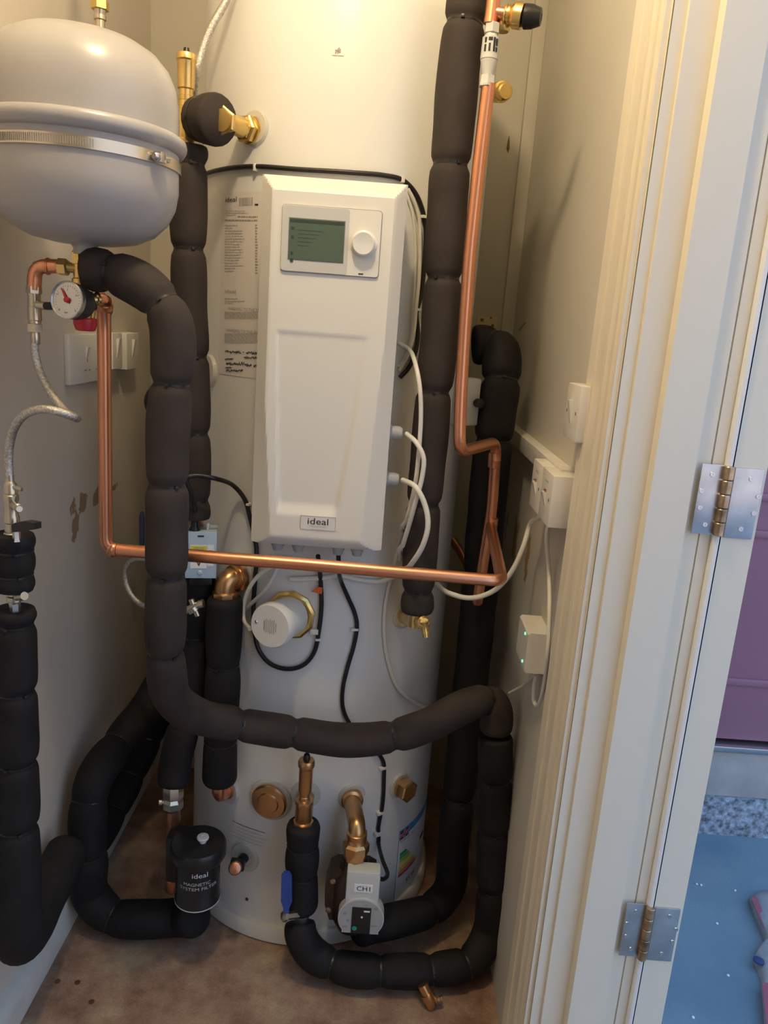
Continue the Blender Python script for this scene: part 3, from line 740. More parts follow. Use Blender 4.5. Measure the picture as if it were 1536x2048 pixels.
# ---------------------------------------------------------------- copper pipes
def copper(name, label, path, r, rad=.03, sleeves=(), m='copper', cat='copper pipe', own=None):
    pts = resample(bends(path, rad, 10), .008)
    o = thing(name, label, cat, tuple(min(pts, key=lambda q: q.z)))
    MB().tube(pts, r, 18).build('tube', M[m], o, 60)
    for a, b in sleeves:
        a = V(a); b = V(b); d = b-a; h = d.length
        MB().lathe(a, d, [(r*1.02, 0), (r*1.16, .001), (r*1.16, h*.45), (r*1.24, h*.5), (r*1.16, h*.55), (r*1.16, h-.001), (r*1.02, h)], 18).build('solder_joint', M[m], o, 50)
    return o
cY = 1.37; dY = 1.55
t1 = P(983, 45, cY); 
c9 = [P(977, 168, cY), P(958, 330, cY), P(940, 500, cY), P(930, 640, cY), P(921, 800, cY), P(918, 905, cY), P(993, 884, dY), P(984, 1020, dY), P(969, 1110, dY), P(957, 1190, dY), P(955, 1203, dY+.016)]
k = c9[6]; k2 = c9[7]; k5 = c9[5]
zz = k5.z
c9[6] = V((k.x, dY, zz)); c9[5] = V((k5.x, cY, zz))
copper('copper_discharge_pipe', 'copper discharge pipe dropping from the grey tundish beside the cylinder', c9, .0112, .032,
       [(P(990, 905, dY), P(988, 935, dY)), (P(984, 1035, dY), P(981, 1060, dY))])
tee = P(981, 1050, dY)
ch = [P(194, 598, 1.215), P(207, 598, 1.225), P(208, 640, 1.24), P(212, 1098, 1.24), P(600, 1128, 1.245), P(1004, 1162, 1.25), tee+(P(1004, 1162, 1.25)-tee).normalized()*.012]
ch[3].z = P(212, 1098, 1.24).z
copper('copper_relief_pipe', 'long copper pipe from the gauge across the front to the right', ch, .0108, .022,
       [(P(209, 602, 1.22), P(209, 622, 1.24)), (P(218, 1098, 1.24), P(235, 1100, 1.24))])
copper('copper_stub_pipe', 'dull copper pipe end in the shadow right of the cylinder', [P(905, 1080, 1.82), P(925, 1110, 1.78), P(950, 1160, 1.74), P(958, 1180, 1.73)], .010, .02, m='copper_old')
copper('copper_riser', 'copper tee pipe at the top right above the tundish', [P(991, -60, cY), P(987, 0, cY), P(981, 48, cY)], .0112, .02)
# tundish
t0 = P(979, 110, cY)
tu = thing('tundish', 'grey slotted tundish joining the copper pipes at top right', 'tundish', (t0.x, cY, zat(t0.x, cY, 172)))
MB().vlathe(t0.x, cY, [(46, 11), (47, 15), (67, 15.5), (68, 12)], 6).build('upper_nut', M['grey_lt'], tu, 25)
MB().vlathe(t0.x, cY, [(66, 11), (73, 13), (76, 17), (120, 18), (121, 17), (130, 16), (150, 11), (154, 11)], 28).build('body', M['grey_lt'], tu)
MB().vlathe(t0.x, cY, [(151, 11), (152, 15), (168, 15.5), (170, 16.5), (174, 16.5), (175, 12)], 6).build('lower_nut', M['grey_lt'], tu, 25)
sl = MB()
for dx_, y0_, y1_ in ((-11, 80, 90), (-11, 94, 108), (-4, 80, 86), (0, 80, 86), (6, 80, 108), (-3, 92, 108), (11, 82, 96), (11, 99, 108)):
    z0_, z1_ = zat(t0.x, cY, y1_), zat(t0.x, cY, y0_); R_ = mm(17.6, (t0.x, cY, z0_)); xx = mm(dx_, (t0.x, cY, z0_))
    yy = cY-math.sqrt(max(0, R_*R_-xx*xx))
    ang = math.atan2(xx, cY-yy); n_ = V((math.sin(ang), -math.cos(ang), 0))
    sl.box(V((t0.x+xx, yy, (z0_+z1_)/2)), (.0030, .0014, z1_-z0_), 0, (V((math.cos(ang), math.sin(ang), 0)), n_, EZ))
sl.build('slots', M['ink'], tu, 0)
# relief valve top right
a0 = P(986, 24, cY); a1 = P(1014, 28, cY-.005); a2 = P(1046, 33, cY-.012); a3 = P(1083, 34, cY-.02)
pr = thing('pressure_relief_valve', 'brass relief valve with dark knob at the top right', 'valve', tuple(P(1010, 60, cY)))
MB().tube([a0, a1], mm(11, a1), 18).build('copper_branch', M['copper'], pr)
d = a2-a1; h = d.length; r = mm(1, a1)
MB().lathe(a1-d*.12, d, [(16*r, 0), (17.5*r, .002), (17.5*r, h*.1), (14*r, h*.12), (14*r, h*.2), (17*r, h*.22), (17*r, h*.3), (15*r, h*.34), (20*r, h*.45), (24*r, h*.6), (24*r, h*1.1), (18*r, h*1.14)], 28).build('valve_body', M['brass'], pr)
b0 = P(1010, 30, cY); MB().vlathe(P(1006, 50, cY+.012).x, cY+.012, [(25, 15), (52, 16), (58, 15), (64, 12)], 22).build('outlet', M['brass'], pr)
d = a3-a2
MB().lathe(a2, d, [(18*r, 0), (23*r, .003), (22*r, d.length*.5), (16*r, d.length*.97), (12*r, d.length), (7*r, d.length), (6*r, d.length*.97), (0, d.length*.97)], 12).build('dark_knob', M['blk'], pr, 40)
# brass cap on the right flank of the cylinder
q0 = P(985, 186, 1.66); q1 = P(1012, 183, 1.60); d = q1-q0; r = mm(1, q1)
tg = MB().lathe(q0-d*.8, d, [(15*r, 0), (15*r, d.length*1.1), (19*r, d.length*1.12), (20*r, d.length*1.5), (17*r, d.length*1.52), (16*r, d.length*1.75), (13*r, d.length*1.8), (0, d.length*1.8)], 24)
tag(tg.build('blanking_plug', M['brass'], smooth=35), 'small round brass cap beside the copper pipe at upper right', 'pipe cap')

# ---------------------------------------------------------------- brass fittings at upper left
ax, ay = P(372, 200, bY).x, bY
av = thing('automatic_air_vent', 'tall brass automatic air vent on top of the left lagged pipe', 'air vent', (ax, ay, zat(ax, ay, 297)))
MB().vlathe(ax, ay, [(95, 3), (96, 5.5), (106, 7), (109, 7.5)], 10).build('black_cap', M['blk'], av, 40)
MB().vlathe(ax, ay, [(107.5, 8), (108, 19), (110, 20), (121, 20), (123, 18.5), (124, 18), (178, 17), (180, 14)], 36).build('float_chamber', M['brass'], av, 30)
MB().vlathe(ax, ay, [(179, 12), (180, 14), (192, 14), (193, 15), (202, 15), (203, 12)], 24).build('neck', M['brass'], av)
MB().vlathe(ax, ay, [(202, 13), (203, 15.5), (214, 16), (215, 17), (278, 17.5), (279, 20), (290, 21), (300, 19)], 28).build('tee_body', M['brass'], av)
ep0 = S(503, 262, .0); en_ = nrm(ep0)
q = P(441, 240, 1.415)
ec = ep0+en_*.046
el = thing('brass_elbow', 'brass elbow leaving the upper left of the cylinder', 'pipe elbow', tuple(ec))
path = resample(bends([ep0-en_*.004, ep0+en_*.050, q], .034), .003)
MB().tube(path, mm(20, ec), 26).build('bend', M['brass'], el, 60)
MB().lathe(ep0, en_, [(mm(27, ep0), -.002), (mm(27, ep0), .009), (mm(23, ep0), .010)], 28).build('flange', M['brass'], el)
MB().lathe(ep0+en_*.010, en_, [(mm(23, ep0), 0), (mm(27, ep0), .0015), (mm(27, ep0), .009), (mm(24, ep0), .0115), (mm(22, ep0), .0115), (mm(22, ep0), .015), (mm(20, ep0), .016)], 6).build('hexagon_nut', M['brass'], el, 25)
dq = (q-(ep0+en_*.050)).normalized()
MB().lathe(q-dq*.021, dq, [(mm(20, q), 0), (mm(22.5, q), .001), (mm(22.5, q), .004), (mm(21, q), .005), (mm(23, q), .006), (mm(28, q), .0075), (mm(28, q), .0145), (mm(25, q), .016)], 6, None, .4).build('union_nut', M['brass'], el, 25)
e1 = P(375, 238, bY)
dq2 = (e1-q).normalized()
lg, _, _ = lagged('lagged_coupling', 'stubby black foam collar between brass elbow and brass air vent', [q+dq2*.003, q.lerp(e1, .25), q.lerp(e1, .5), q.lerp(e1, .68)], .042, [(405, 240)], pinch=.10, m='foam_grey')
lg['category'] = 'pipe insulation'

# ---------------------------------------------------------------- filling loop and gauge under the vessel
gx = P(158, 530, 1.2).x
mf = thing('brass_manifold', 'brass manifold under the grey vessel holding the gauge', 'pipe fitting', (gx, 1.2, zat(gx, 1.2, 640)))
MB().vlathe(gx, 1.2, [(500, 10), (505, 14.5), (528, 14.5), (530, 11)], 6, .3).build('hexagon_nut', M['brass'], mf, 25)
vb = MB().vlathe(gx, 1.2, [(526, 11), (556, 11), (558, 14), (575, 15), (640, 15)], 22)
a = P(158, 537, 1.2); b = P(120, 533, 1.2)
vb.lathe(a, b-a, [(mm(10, a), -.02), (mm(10, a), (b-a).length*.55), (mm(11, a), (b-a).length*.6)], 20); vb.build('tee_body', M['brass'], mf)
MB().lathe(P(137, 535, 1.2), b-a, [(mm(14, a), 0), (mm(17, a), .002), (mm(17, a), .014), (mm(13, a), .017)], 6, None, .2).build('union_nut', M['brass'], mf, 25)
rx = P(170, 600, 1.19).x
sv = MB().vlathe(rx, 1.19, [(582, 14), (590, 19), (628, 20), (637, 18)], 24)
a = P(178, 600, 1.19); b = P(198, 598, 1.2); sv.lathe(a, b-a, [(mm(12, a), 0), (mm(12, a), .01), (mm(14, a), .012), (mm(14, a), (b-a).length)], 18)
sv.build('safety_valve', M['brass'], mf)
MB().vlathe(rx, 1.19, [(636, 21), (638, 23), (648, 23), (660, 19), (662, 15)], 14).build('red_cap', M['red'], mf, 40)
# gauge
gc = P(135, 600, 1.135); gn = V((-.24, -.96, .10)).normalized()
gr = mm(36.5, gc)
ga = thing('pressure_gauge', 'round white pressure gauge with red needle below the vessel', 'gauge', tuple(gc))
MB().lathe(gc, -gn, [(gr*.90, .001), (gr*.99, .004), (gr*.99, .020), (gr*.85, .034), (gr*.3, .040), (gr*.3, .06)], 40).build('case', M['blk'], ga)
MB().lathe(gc, gn, [(gr, -.006), (gr*1.03, -.004), (gr*1.03, .002), (gr*.97, .003), (gr*.94, 0)], 40).build('bezel_ring', M['steel'], ga)
dial = MB().lathe(gc, gn, [(gr*.96, -.003), (gr*.96, -.0005), (0, -.0005)], 40).build('dial_face', M['labelw'], ga, 0)
gu = EZ.cross(gn).normalized(); gu = -gu if gu.x < 0 else gu; gv = gn.cross(gu); gv = -gv if gv.z < 0 else gv
tk = MB()
for i in range(25):
    a = math.radians(225-270*i/24); r0 = gr*(.66 if i % 6 == 0 else .72); r1 = gr*.80
    dv = gu*math.cos(a)+gv*math.sin(a); pv = gu*-math.sin(a)+gv*math.cos(a)
    tk.box(gc+dv*(r0+r1)/2, (r1-r0, .0005 if i % 6 else .0009, .0004), 0, (dv, pv, gn))
tk.build('scale_marks', M['ink2'], dial, 0)
for s_, dx_, dy_, h_ in (('0', -.52, -.62, .10), ('1', -.62, .25, .10), ('2', -.06, .50, .10), ('3', .50, .22, .10), ('4', .46, -.62, .10), ('bar', -.16, -.72, .12)):
    MB().text(s_, flat(gc+gu*gr*dx_+gv*gr*dy_, gu, gv, gn, .0004), None, gr*h_).build('lettering', M['ink2'], dial, 0)
na = math.radians(122); dv = gu*math.cos(na)+gv*math.sin(na); pv = gu*-math.sin(na)+gv*math.cos(na)
nd = MB().prism([(-.2*gr, -.05*gr), (.05*gr, -.07*gr), (.72*gr, -.02*gr), (.72*gr, .02*gr), (.05*gr, .07*gr), (-.2*gr, .05*gr)], gc+gn*.0015, dv, pv, gn*.0008)
nd.lathe(gc, gn, [(gr*.15, .001), (gr*.15, .004), (gr*.10, .005), (0, .005)], 20)
nd.build('red_needle', M['red'], ga, 30)
# copper elbow and check valve
copper('copper_elbow', 'short copper elbow joining brass manifold to the small valve', [P(122, 533, 1.2), P(70, 531, 1.2), P(68, 580, 1.2)], .0105, .024, [(P(100, 533, 1.2), P(92, 532, 1.2))])
kx = P(69, 620, 1.2).x
kv = thing('check_valve', 'small nickel plated check valve above the braided hose', 'valve', (kx, 1.2, zat(kx, 1.2, 690)))
MB().vlathe(kx, 1.2, [(571, 11), (573, 15), (587, 15), (588, 12)], 6).build('upper_nut', M['nickel'], kv, 25)
vb = MB().vlathe(kx, 1.2, [(586, 12.5), (612, 12.5), (613, 13.5), (640, 13.5), (642, 12), (648, 12)], 24); a = P(75, 610, 1.19); b = P(92, 612, 1.185)
vb.lathe(a, b-a, [(mm(8, a), 0), (mm(8, a), (b-a).length)], 14); vb.build('body', M['nickel'], kv)
a = P(90, 612, 1.185); b = P(106, 612, 1.18); MB().lathe(a, b-a, [(mm(7, a), 0), (mm(8, a), .002), (mm(8, a), (b-a).length)], 14).build('black_stub', M['blk'], kv)
MB().vlathe(kx, 1.2, [(646, 12), (648, 15.5), (664, 15.5), (665, 11)], 6, .4).build('lower_nut', M['nickel'], kv, 25)
MB().vlathe(kx, 1.2, [(663, 8), (668, 9), (686, 9), (688, 8)], 18).build('hose_ferrule', M['nickel'], kv)
hz = [P(69, 684, 1.20), P(70, 705, 1.20), P(77, 735, 1.195), P(92, 770, 1.18), P(115, 805, 1.16), P(137, 828, 1.14), P(153, 837, 1.115), P(148, 834, 1.09), P(120, 824, 1.075), P(85, 818, 1.075), P(55, 826, 1.085), P(33, 848, 1.10), P(20, 885, 1.115), P(17, 925, 1.12), P(19, 955, 1.12)]
tag(MB().tube(resample(spline(hz, 12), .004), mm(8.2, hz[4]), 14).build('braided_hose', M['braid'], smooth=70), 'kinked braided steel filling hose below the gauge at left', 'hose')
# black lever valve at far left
lx = P(22, 1010, 1.12).x
lv = thing('black_lever_valve', 'nickel plated valve with black lever at the far left', 'valve', (lx, 1.12, zat(lx, 1.12, 1085)))
vb = MB().vlathe(lx, 1.12, [(950, 8), (962, 8), (966, 11), (970, 13), (985, 14), (987, 12), (990, 15), (1000, 15), (1004, 13), (1030, 13.5), (1034, 15), (1044, 15), (1046, 13), (1064, 14), (1066, 16), (1074, 16), (1078, 13), (1088, 13)], 24)
a = P(28, 974, 1.115); b = P(44, 979, 1.11); vb.lathe(a, b-a, [(mm(4, a), 0), (mm(4, a), (b-a).length), (mm(2, a), (b-a).length*1.02)], 10)
a = P(26, 1008, 1.12); b = P(39, 1018, 1.085); vb.lathe(a, b-a, [(mm(8, a), 0), (mm(8, a), (b-a).length*.7), (mm(6, a), (b-a).length*.72), (mm(6, a), (b-a).length), (mm(3, a), (b-a).length)], 14)
vb.build('valve_body', M['nickel'], lv)
a = P(30, 1054, 1.09); b = P(76, 1050, 1.07); d = (b-a); w = d.normalized(); sdv = EZ.cross(w).normalized()
MB().prism([(0, -.007), (.3*d.length, -.007), (d.length, -.0055), (d.length, .004), (.6*d.length, .008), (.15*d.length, .007), (0, .004)], a-sdv*.006, w, EZ, sdv*.012).build('black_lever', M['blk'], lv, 30)
MB().vlathe(P(33, 1070, 1.10).x, 1.10, [(1060, 7), (1076, 8), (1082, 10), (1083, 6)], 6).build('spindle_nut', M['steel'], lv, 25)
# drain valve between the two laggings
nx = P(29, 1200, 1.12).x
dv_ = thing('chrome_drain_valve', 'short chrome valve between two black laggings at far left', 'valve', (nx, 1.12, zat(nx, 1.12, 1225)))
vb = MB().vlathe(nx, 1.12, [(1172, 13), (1190, 13), (1192, 15), (1200, 15), (1202, 12), (1206, 12)], 22)
a = P(34, 1195, 1.11); b = P(49, 1192, 1.10); vb.lathe(a, b-a, [(mm(7, a), 0), (mm(7, a), (b-a).length*.6), (mm(8.5, a), (b-a).length*.62), (mm(8.5, a), (b-a).length), (mm(4, a), (b-a).length)], 14); vb.build('valve_body', M['nickel'], dv_)
MB().vlathe(P(30, 1212, 1.11).x, 1.11, [(1204, 8), (1206, 10.5), (1222, 10.5), (1224, 8)], 6).build('hexagon_nut', M['steel'], dv_, 25)

# ---------------------------------------------------------------- motor valve and neighbours
mY = 1.445
a = P(372, 1062, mY); b = P(433, 1058, mY); c_ = P(370, 1155, mY)
mv = thing('motorised_valve', 'pale blue motor valve box with yellow label left of the cylinder', 'valve actuator', ((a.x+b.x)/2, mY+.03, c_.z))
ux = V((b.x-a.x, .012, 0)).normalized(); uy = V((-ux.y, ux.x, 0)); uz = EZ
mw, mh = (b.x-a.x)*1.02, zat(a.x, mY, 1060)-zat(a.x, mY, 1153)
mc = V(((a.x+b.x)/2, mY, c_.z+mh/2))
MB().box(mc+uy*.03, (mw, .06, mh), .003, (ux, uy, uz)).build('metal_box', M['alu'], mv, 40)
def onbox(px, pz): return mc+ux*(px*mw/2)+uz*(pz*mh/2)-uy*.0003
def bq_(x0_, x1_, z0_, z1_, m, nm, e=.0008, par=None):
    MB().prism([(x0_*mw/2, z0_*mh/2), (x1_*mw/2, z0_*mh/2), (x1_*mw/2, z1_*mh/2), (x0_*mw/2, z1_*mh/2)], mc, ux, uz, -uy*e).build(nm, M[m], par or mv, 0)
bq_(-.66, .38, -.55, .44, 'labelw', 'warning_label'); bq_(-.62, .36, .10, .42, 'yellow', 'yellow_panel', .0012); bq_(.42, .82, -.45, .46, 'labelw', 'side_label')
bq_(-.45, .20, .25, .28, 'ink2', 'printed_line', .0015); bq_(-.45, .20, .32, .35, 'ink2', 'printed_line', .0015)
for z_ in (-.3, -.1, .1, .22): bq_(.48, .76, z_, z_+.02, 'ink3', 'printed_line', .0012)
w3 = MB()
w3.prism([(-.36*mw/2, -.12*mh/2), (.12*mw/2, -.12*mh/2), (-.12*mw/2, -.47*mh/2)], mc, ux, uz, -uy*.0012); w3.build('warning_triangle', M['ink'], mv, 0)
w3 = MB(); w3.prism([(-.24*mw/2, -.17*mh/2), (0, -.17*mh/2), (-.12*mw/2, -.36*mh/2)], mc, ux, uz, -uy*.0016); w3.build('triangle_field', M['yellow'], mv, 0)
bq_(-.22, .18, .80, .86, 'ink', 'vent_slot')
MB().lathe(mc+ux*(-.05*mw/2)+uz*(-.74*mh/2), -uy, [(.005, -.002), (.005, .001), (.003, .003), (0, .003)], 16).build('cover_screw', M['alu'], mv)
p = mc+uz*(mh/2)+uy*.022+ux*.012
MB().box(p+uz*.006, (.005, .005, .014), .001, (ux, uy, uz)).build('white_lever', M['socket'], mv)
gp = mc+uz*(mh/2)+uy*.015-ux*.013
MB().lathe(gp, uz, [(.012, -.002), (.011, .003), (.0075, .008), (.0065, .028), (.005, .030)], 14).build('cable_grommet', M['blk'], mv)
MB().box(mc-uz*(mh/2+.008)+uy*.03, (.044, .04, .02), .004, (ux, uy, uz)).build('valve_body', M['blk'], mv)
copper('copper_tail', 'dull copper tail between left lagged pipe and motor valve', [P(392, 1030, bY+.01), P(393, 1046, bY+.02), P(394, 1062, bY+.035)], .013, m='copper_old')
# small brass isolating valve on the dark pipe
sp = P(385, 1215, 1.44)
iv = thing('brass_isolating_valve', 'small brass drain valve on the dark pipe below the motor box', 'valve', tuple(sp))
vb = MB()
for (x0_, y0_), (x1_, y1_), r_ in (((372, 1222), (400, 1208), 8), ((382, 1198), (396, 1232), 6), ((398, 1209), (408, 1206), 9), ((384, 1214), (390, 1222), 13), ((374, 1225), (368, 1222), 7)):
    a = P(x0_, y0_, 1.44); b = P(x1_, y1_, 1.44); vb.lathe(a, b-a, [(mm(r_*.8, a), 0), (mm(r_, a), .001), (mm(r_, a), (b-a).length-.001), (mm(r_*.8, a), (b-a).length)], 14)
vb.build('body', M['nickel'], iv)
hz = [P(318, 1140, 1.52), P(300, 1122, 1.53), P(280, 1117, 1.54), P(262, 1122, 1.55), P(251, 1140, 1.56), P(252, 1165, 1.56), P(263, 1190, 1.55), P(280, 1207, 1.54), P(300, 1215, 1.52), P(330, 1218, 1.48), P(372, 1222, 1.45)]
tag(MB().tube(resample(spline(hz, 10), .004), .0055, 12).build('braided_hose', M['braid'], smooth=70), 'looped braided hose left of the vertical black pipe low down', 'hose')
hz = [P(470, -40, 1.50), P(448, 10, 1.50), P(424, 52, 1.50), P(406, 96, 1.50), P(394, 140, 1.50), P(389, 185, 1.52), P(385, 230, 1.56)]
tag(MB().tube(resample(spline(hz, 10), .004), .0068, 12).build('braided_hose', M['braid'], smooth=70), 'grey braided hose curving down past the top of the cylinder', 'hose')
# gold elbow
g0 = S(482, 1152); gn0 = nrm(g0); g1 = P(452, 1152, 1.47); gx_ = P(450, 1196, 1.47)
ge = thing('gold_elbow', 'gold brass elbow on the cylinder beside the motor box', 'pipe elbow', tuple(gx_))
g1 = V((gx_.x, gx_.y, g0.z))
MB().tube(resample(bends([g0, g1, gx_], .028), .004), mm(21, g1), 24).build('bend', M['bronze'], ge, 60)
dg = (g1-g0).normalized()
MB().lathe(g0, dg, [(mm(24, g0), 0), (mm(30, g0), .002), (mm(30, g0), .012), (mm(25, g0), .013), (mm(25, g0), .022)], 24).build('collar', M['bronze'], ge)
MB().lathe(gx_+V((0, 0, .016)), (0, 0, -1), [(mm(22, gx_), 0), (mm(26, gx_), .003), (mm(26, gx_), .018), (mm(20, gx_), .020)], 8).build('lower_collar', M['bronze'], ge, 30)
# lower copper elbow
h0 = S(458, 1576); h1 = V((P(439, 1562, 1.47).x, 1.47, h0.z)); h2 = P(439, 1556, 1.47)
copper('copper_elbow', 'copper elbow under the lagged pipe at lower left of cylinder', [h0, h1, h2], .0155, .024, [(h0.lerp(h1, .15), h0.lerp(h1, .45))])
# nickel coupling and copper above the filter
nx = P(346, 1600, 1.45).x
nc = thing('nickel_coupling', 'nickel pipe coupling above the black magnetic filter', 'pipe fitting', (nx, 1.45, zat(nx, 1.45, 1660)))
MB().vlathe(nx, 1.45, [(1562, 17), (1570, 21), (1592, 21), (1594, 17), (1600, 21), (1612, 21), (1618, 17)], 8).build('union_nut', M['nickel'], nc, 25)
MB().vlathe(nx, 1.45, [(1616, 15), (1640, 15), (1645, 12), (1700, 11)], 20).build('copper_stub', M['copper_old'], nc)
MB().lathe(P(328, 1604, 1.44), V((-1, -.2, 0)), [(.004, -.01), (.004, .003), (.006, .004), (.006, .01)], 10).build('bleed_screw', M['steel'], nc)

# ---------------------------------------------------------------- magnetic filter
mx, my = P(396, 1740, 1.385).x, 1.385
mg = thing('magnetic_filter', 'black magnetic filter canister with white lettering at lower left', 'filter', (mx, my, zat(mx, my, 1815)))
zT = zat(mx, my, 1682); zB = zat(mx, my, 1796); rT = mm(55, (mx, my, zT)); rB = mm(43, (mx, my, zB))
MB().lathe((mx, my, 0), (0, 0, 1), [(rB*.9, zB), (rB*1.04, zB+.004), (rB*1.04, zB+.012), (rB, zB+.016), (rB, zT-.03)], 44).build('canister', M['blk'], mg)
MB().lathe((mx, my, 0), (0, 0, 1), [(rB, zT-.036), (rT*.97, zT-.032), (rT, zT-.028), (rT, zT-.006), (rT*.94, zT-.001), (rT*.6, zT+.001), (0, zT+.002)], 44).build('lid', M['blk'], mg)
q = P(407, 1676, my-.005)
MB().lathe((mx+.010, my-.004, zT), (0, 0, 1), [(.007, 0), (.007, .008), (.0115, .009), (.0125, .012), (.0115, .015), (.004, .016), (.003, .014), (0, .014)], 20).build('white_vent', M['socket'], mg)
bl = MB().box((mx-.05, my+.045, (zT+zB)/2), (.05, .05, .11), .008); bl.build('valve_block', M['blk'], mg)
MB().lathe((nx, 1.45, zat(nx, 1.45, 1780)), (0, 0, 1), [(.014, 0), (.016, .004), (.016, .03), (.012, .034), (.012, .08)], 16).build('copper_inlet', M['copper_old'], mg)
def onfil(th0, z0, R_, slant=0): return lambda x, y: V((mx+(R_+.0006)*math.sin(th0+x/R_), my-(R_+.0006)*math.cos(th0+x/R_), z0+y+slant*x))
zt_ = zat(mx, my-rB, 1757)
MB().text('ideal', onfil(-.03, zt_, rB), .032, .0105).build('lettering', M['labelw'], mg, 0)
MB().text('MAGNETIC', onfil(-.42, zt_-.019, rB), .056, .007).build('lettering', M['grey_lt'], mg, 0)
MB().text('SYSTEM FILTER', onfil(-.62, zt_-.030, rB), .082, .007).build('lettering', M['grey_lt'], mg, 0)
MB().lathe((mx, my, 0), (0, 0, 1), [(rB*1.045, zB+.004), (rB*1.05, zB+.0045), (rB*1.05, zB+.006), (rB*1.045, zB+.0065)], 44).build('rim_line', M['grey_lt'], mg)

# ---------------------------------------------------------------- immersion heater
i0 = S(582, 1228); i1 = P(542, 1250, 1.385); d = (i1-i0); h = d.length
im = thing('immersion_heater', 'round white immersion heater cap on a brass flange', 'immersion heater', tuple(i0))
MB().lathe(i0, nrm(i0), [(mm(49, i0), -.004), (mm(51, i0), .002), (mm(51, i0), .008), (mm(46, i0), .012), (mm(36, i0), .012)], 10, None, .2).build('hexagon_flange', M['brass'], im, 25)
MB().lathe(i0+nrm(i0)*.008, d, [(mm(40, i0), 0), (mm(40, i0), h*.72), (mm(44, i0), h*.74), (mm(44, i0), h*.93), (mm(41, i0), h), (0, h)], 44).build('white_cap', M['panel2'], im)
ec = i0+nrm(i0)*.008+d; w = d.normalized(); iu = V((1, 0, 0)); iu = (iu-w*iu.dot(w)).normalized(); ivv = w.cross(iu); ivv = -ivv if ivv.z < 0 else ivv
il = MB()
for k in range(7):
    L_ = [.020, .028, .024, .030, .026, .028, .018][k]
    il.box(ec+iu*(-.012+.0042*k)+w*.0003, (.0012 if k else .002, L_, .0004), 0, (iu, ivv, w))
il.build('printed_lines', M['ink2'], im, 0)
MB().lathe(ec-iu*.030+ivv*.004, w, [(.0035, -.001), (.0035, .001), (.002, .0025), (0, .0025)], 12).build('cap_screw', M['steel'], im)

# ---------------------------------------------------------------- bottom fittings
p = S(541, 1599); n_ = nrm(p)
bp = thing('bronze_plug', 'large flat round bronze plug low on the cylinder front', 'plug', tuple(p))
r = mm(1, p)
MB().lathe(p, n_, [(37*r, -.004), (37*r, .010), (34*r, .014), (22*r, .0142), (20*r, .017), (0, .0172)], 40).build('plug_body', M['bronze'], bp)
p = S(797, 1570); n_ = nrm(p); hp = thing('bronze_hexagon_plug', 'bronze hexagon plug low on the right of the cylinder', 'plug', tuple(p)); r = mm(1, p)
MB().lathe(p, n_, [(18*r, -.004), (18*r, .016), (17*r, .017)], 26).build('thread', M['bronze'], hp)
MB().lathe(p+n_*.014, n_, [(19*r, 0), (23*r, .002), (23*r, .020), (20*r, .023), (0, .0235)], 6, None, .3).build('hexagon_head', M['bronze'], hp, 25)
p = S(491, 1713); n_ = nrm(p); a = p+n_*.03
tv = thing('test_tap', 'small black and copper tap low on the cylinder at left', 'tap', tuple(a))
MB().lathe(p, n_, [(.011, -.002), (.011, .018)], 16).build('black_stem', M['blk'], tv)
MB().box(a, (.031, .022, .020), .003).build('black_block', M['blk'], tv)
b = P(470, 1737, 1.40); MB().lathe(a, b-a, [(.006, 0), (.006, (b-a).length)], 14).build('copper_neck', M['copper_old'], tv)
MB().lathe(b+(a-b).normalized()*.004, (b-a), [(.004, -.008), (.012, -.005), (.0145, 0), (.012, .005), (.004, .008)], 20).build('copper_knob', M['copper_old'], tv)
# lower air vent
vx, vy = P(609, 1600, 1.385).x, 1.385
a2v = thing('automatic_air_vent', 'brass automatic air vent low on the cylinder above short black lagging', 'air vent', (vx, vy, zat(vx, vy, 1656)))
MB().vlathe(vx, vy, [(1506, 3), (1509, 6), (1519, 7.5), (1522, 7.5)], 14).build('black_cap', M['blk'], a2v, 50)
MB().vlathe(vx, vy, [(1518, 8), (1519, 15), (1522, 17), (1531, 17), (1534, 15), (1536, 14), (1580, 13.5), (1586, 11), (1594, 9)], 30).build('float_chamber', M['bronze'], a2v, 35)
vb = MB().vlathe(vx, vy, [(1590, 9), (1592, 11), (1598, 11), (1600, 17), (1606, 18), (1610, 16), (1646, 16), (1650, 16)], 26)
p = S(611, 1592); vb.tube([p-nrm(p)*.004, V((vx, vy, p.z))], mm(17, p), 20); vb.build('tee_body', M['bronze'], a2v)
MB().vlathe(vx, vy, [(1640, 16), (1642, 21), (1654, 21), (1657, 17)], 7).build('hexagon_nut', M['bronze'], a2v, 25)
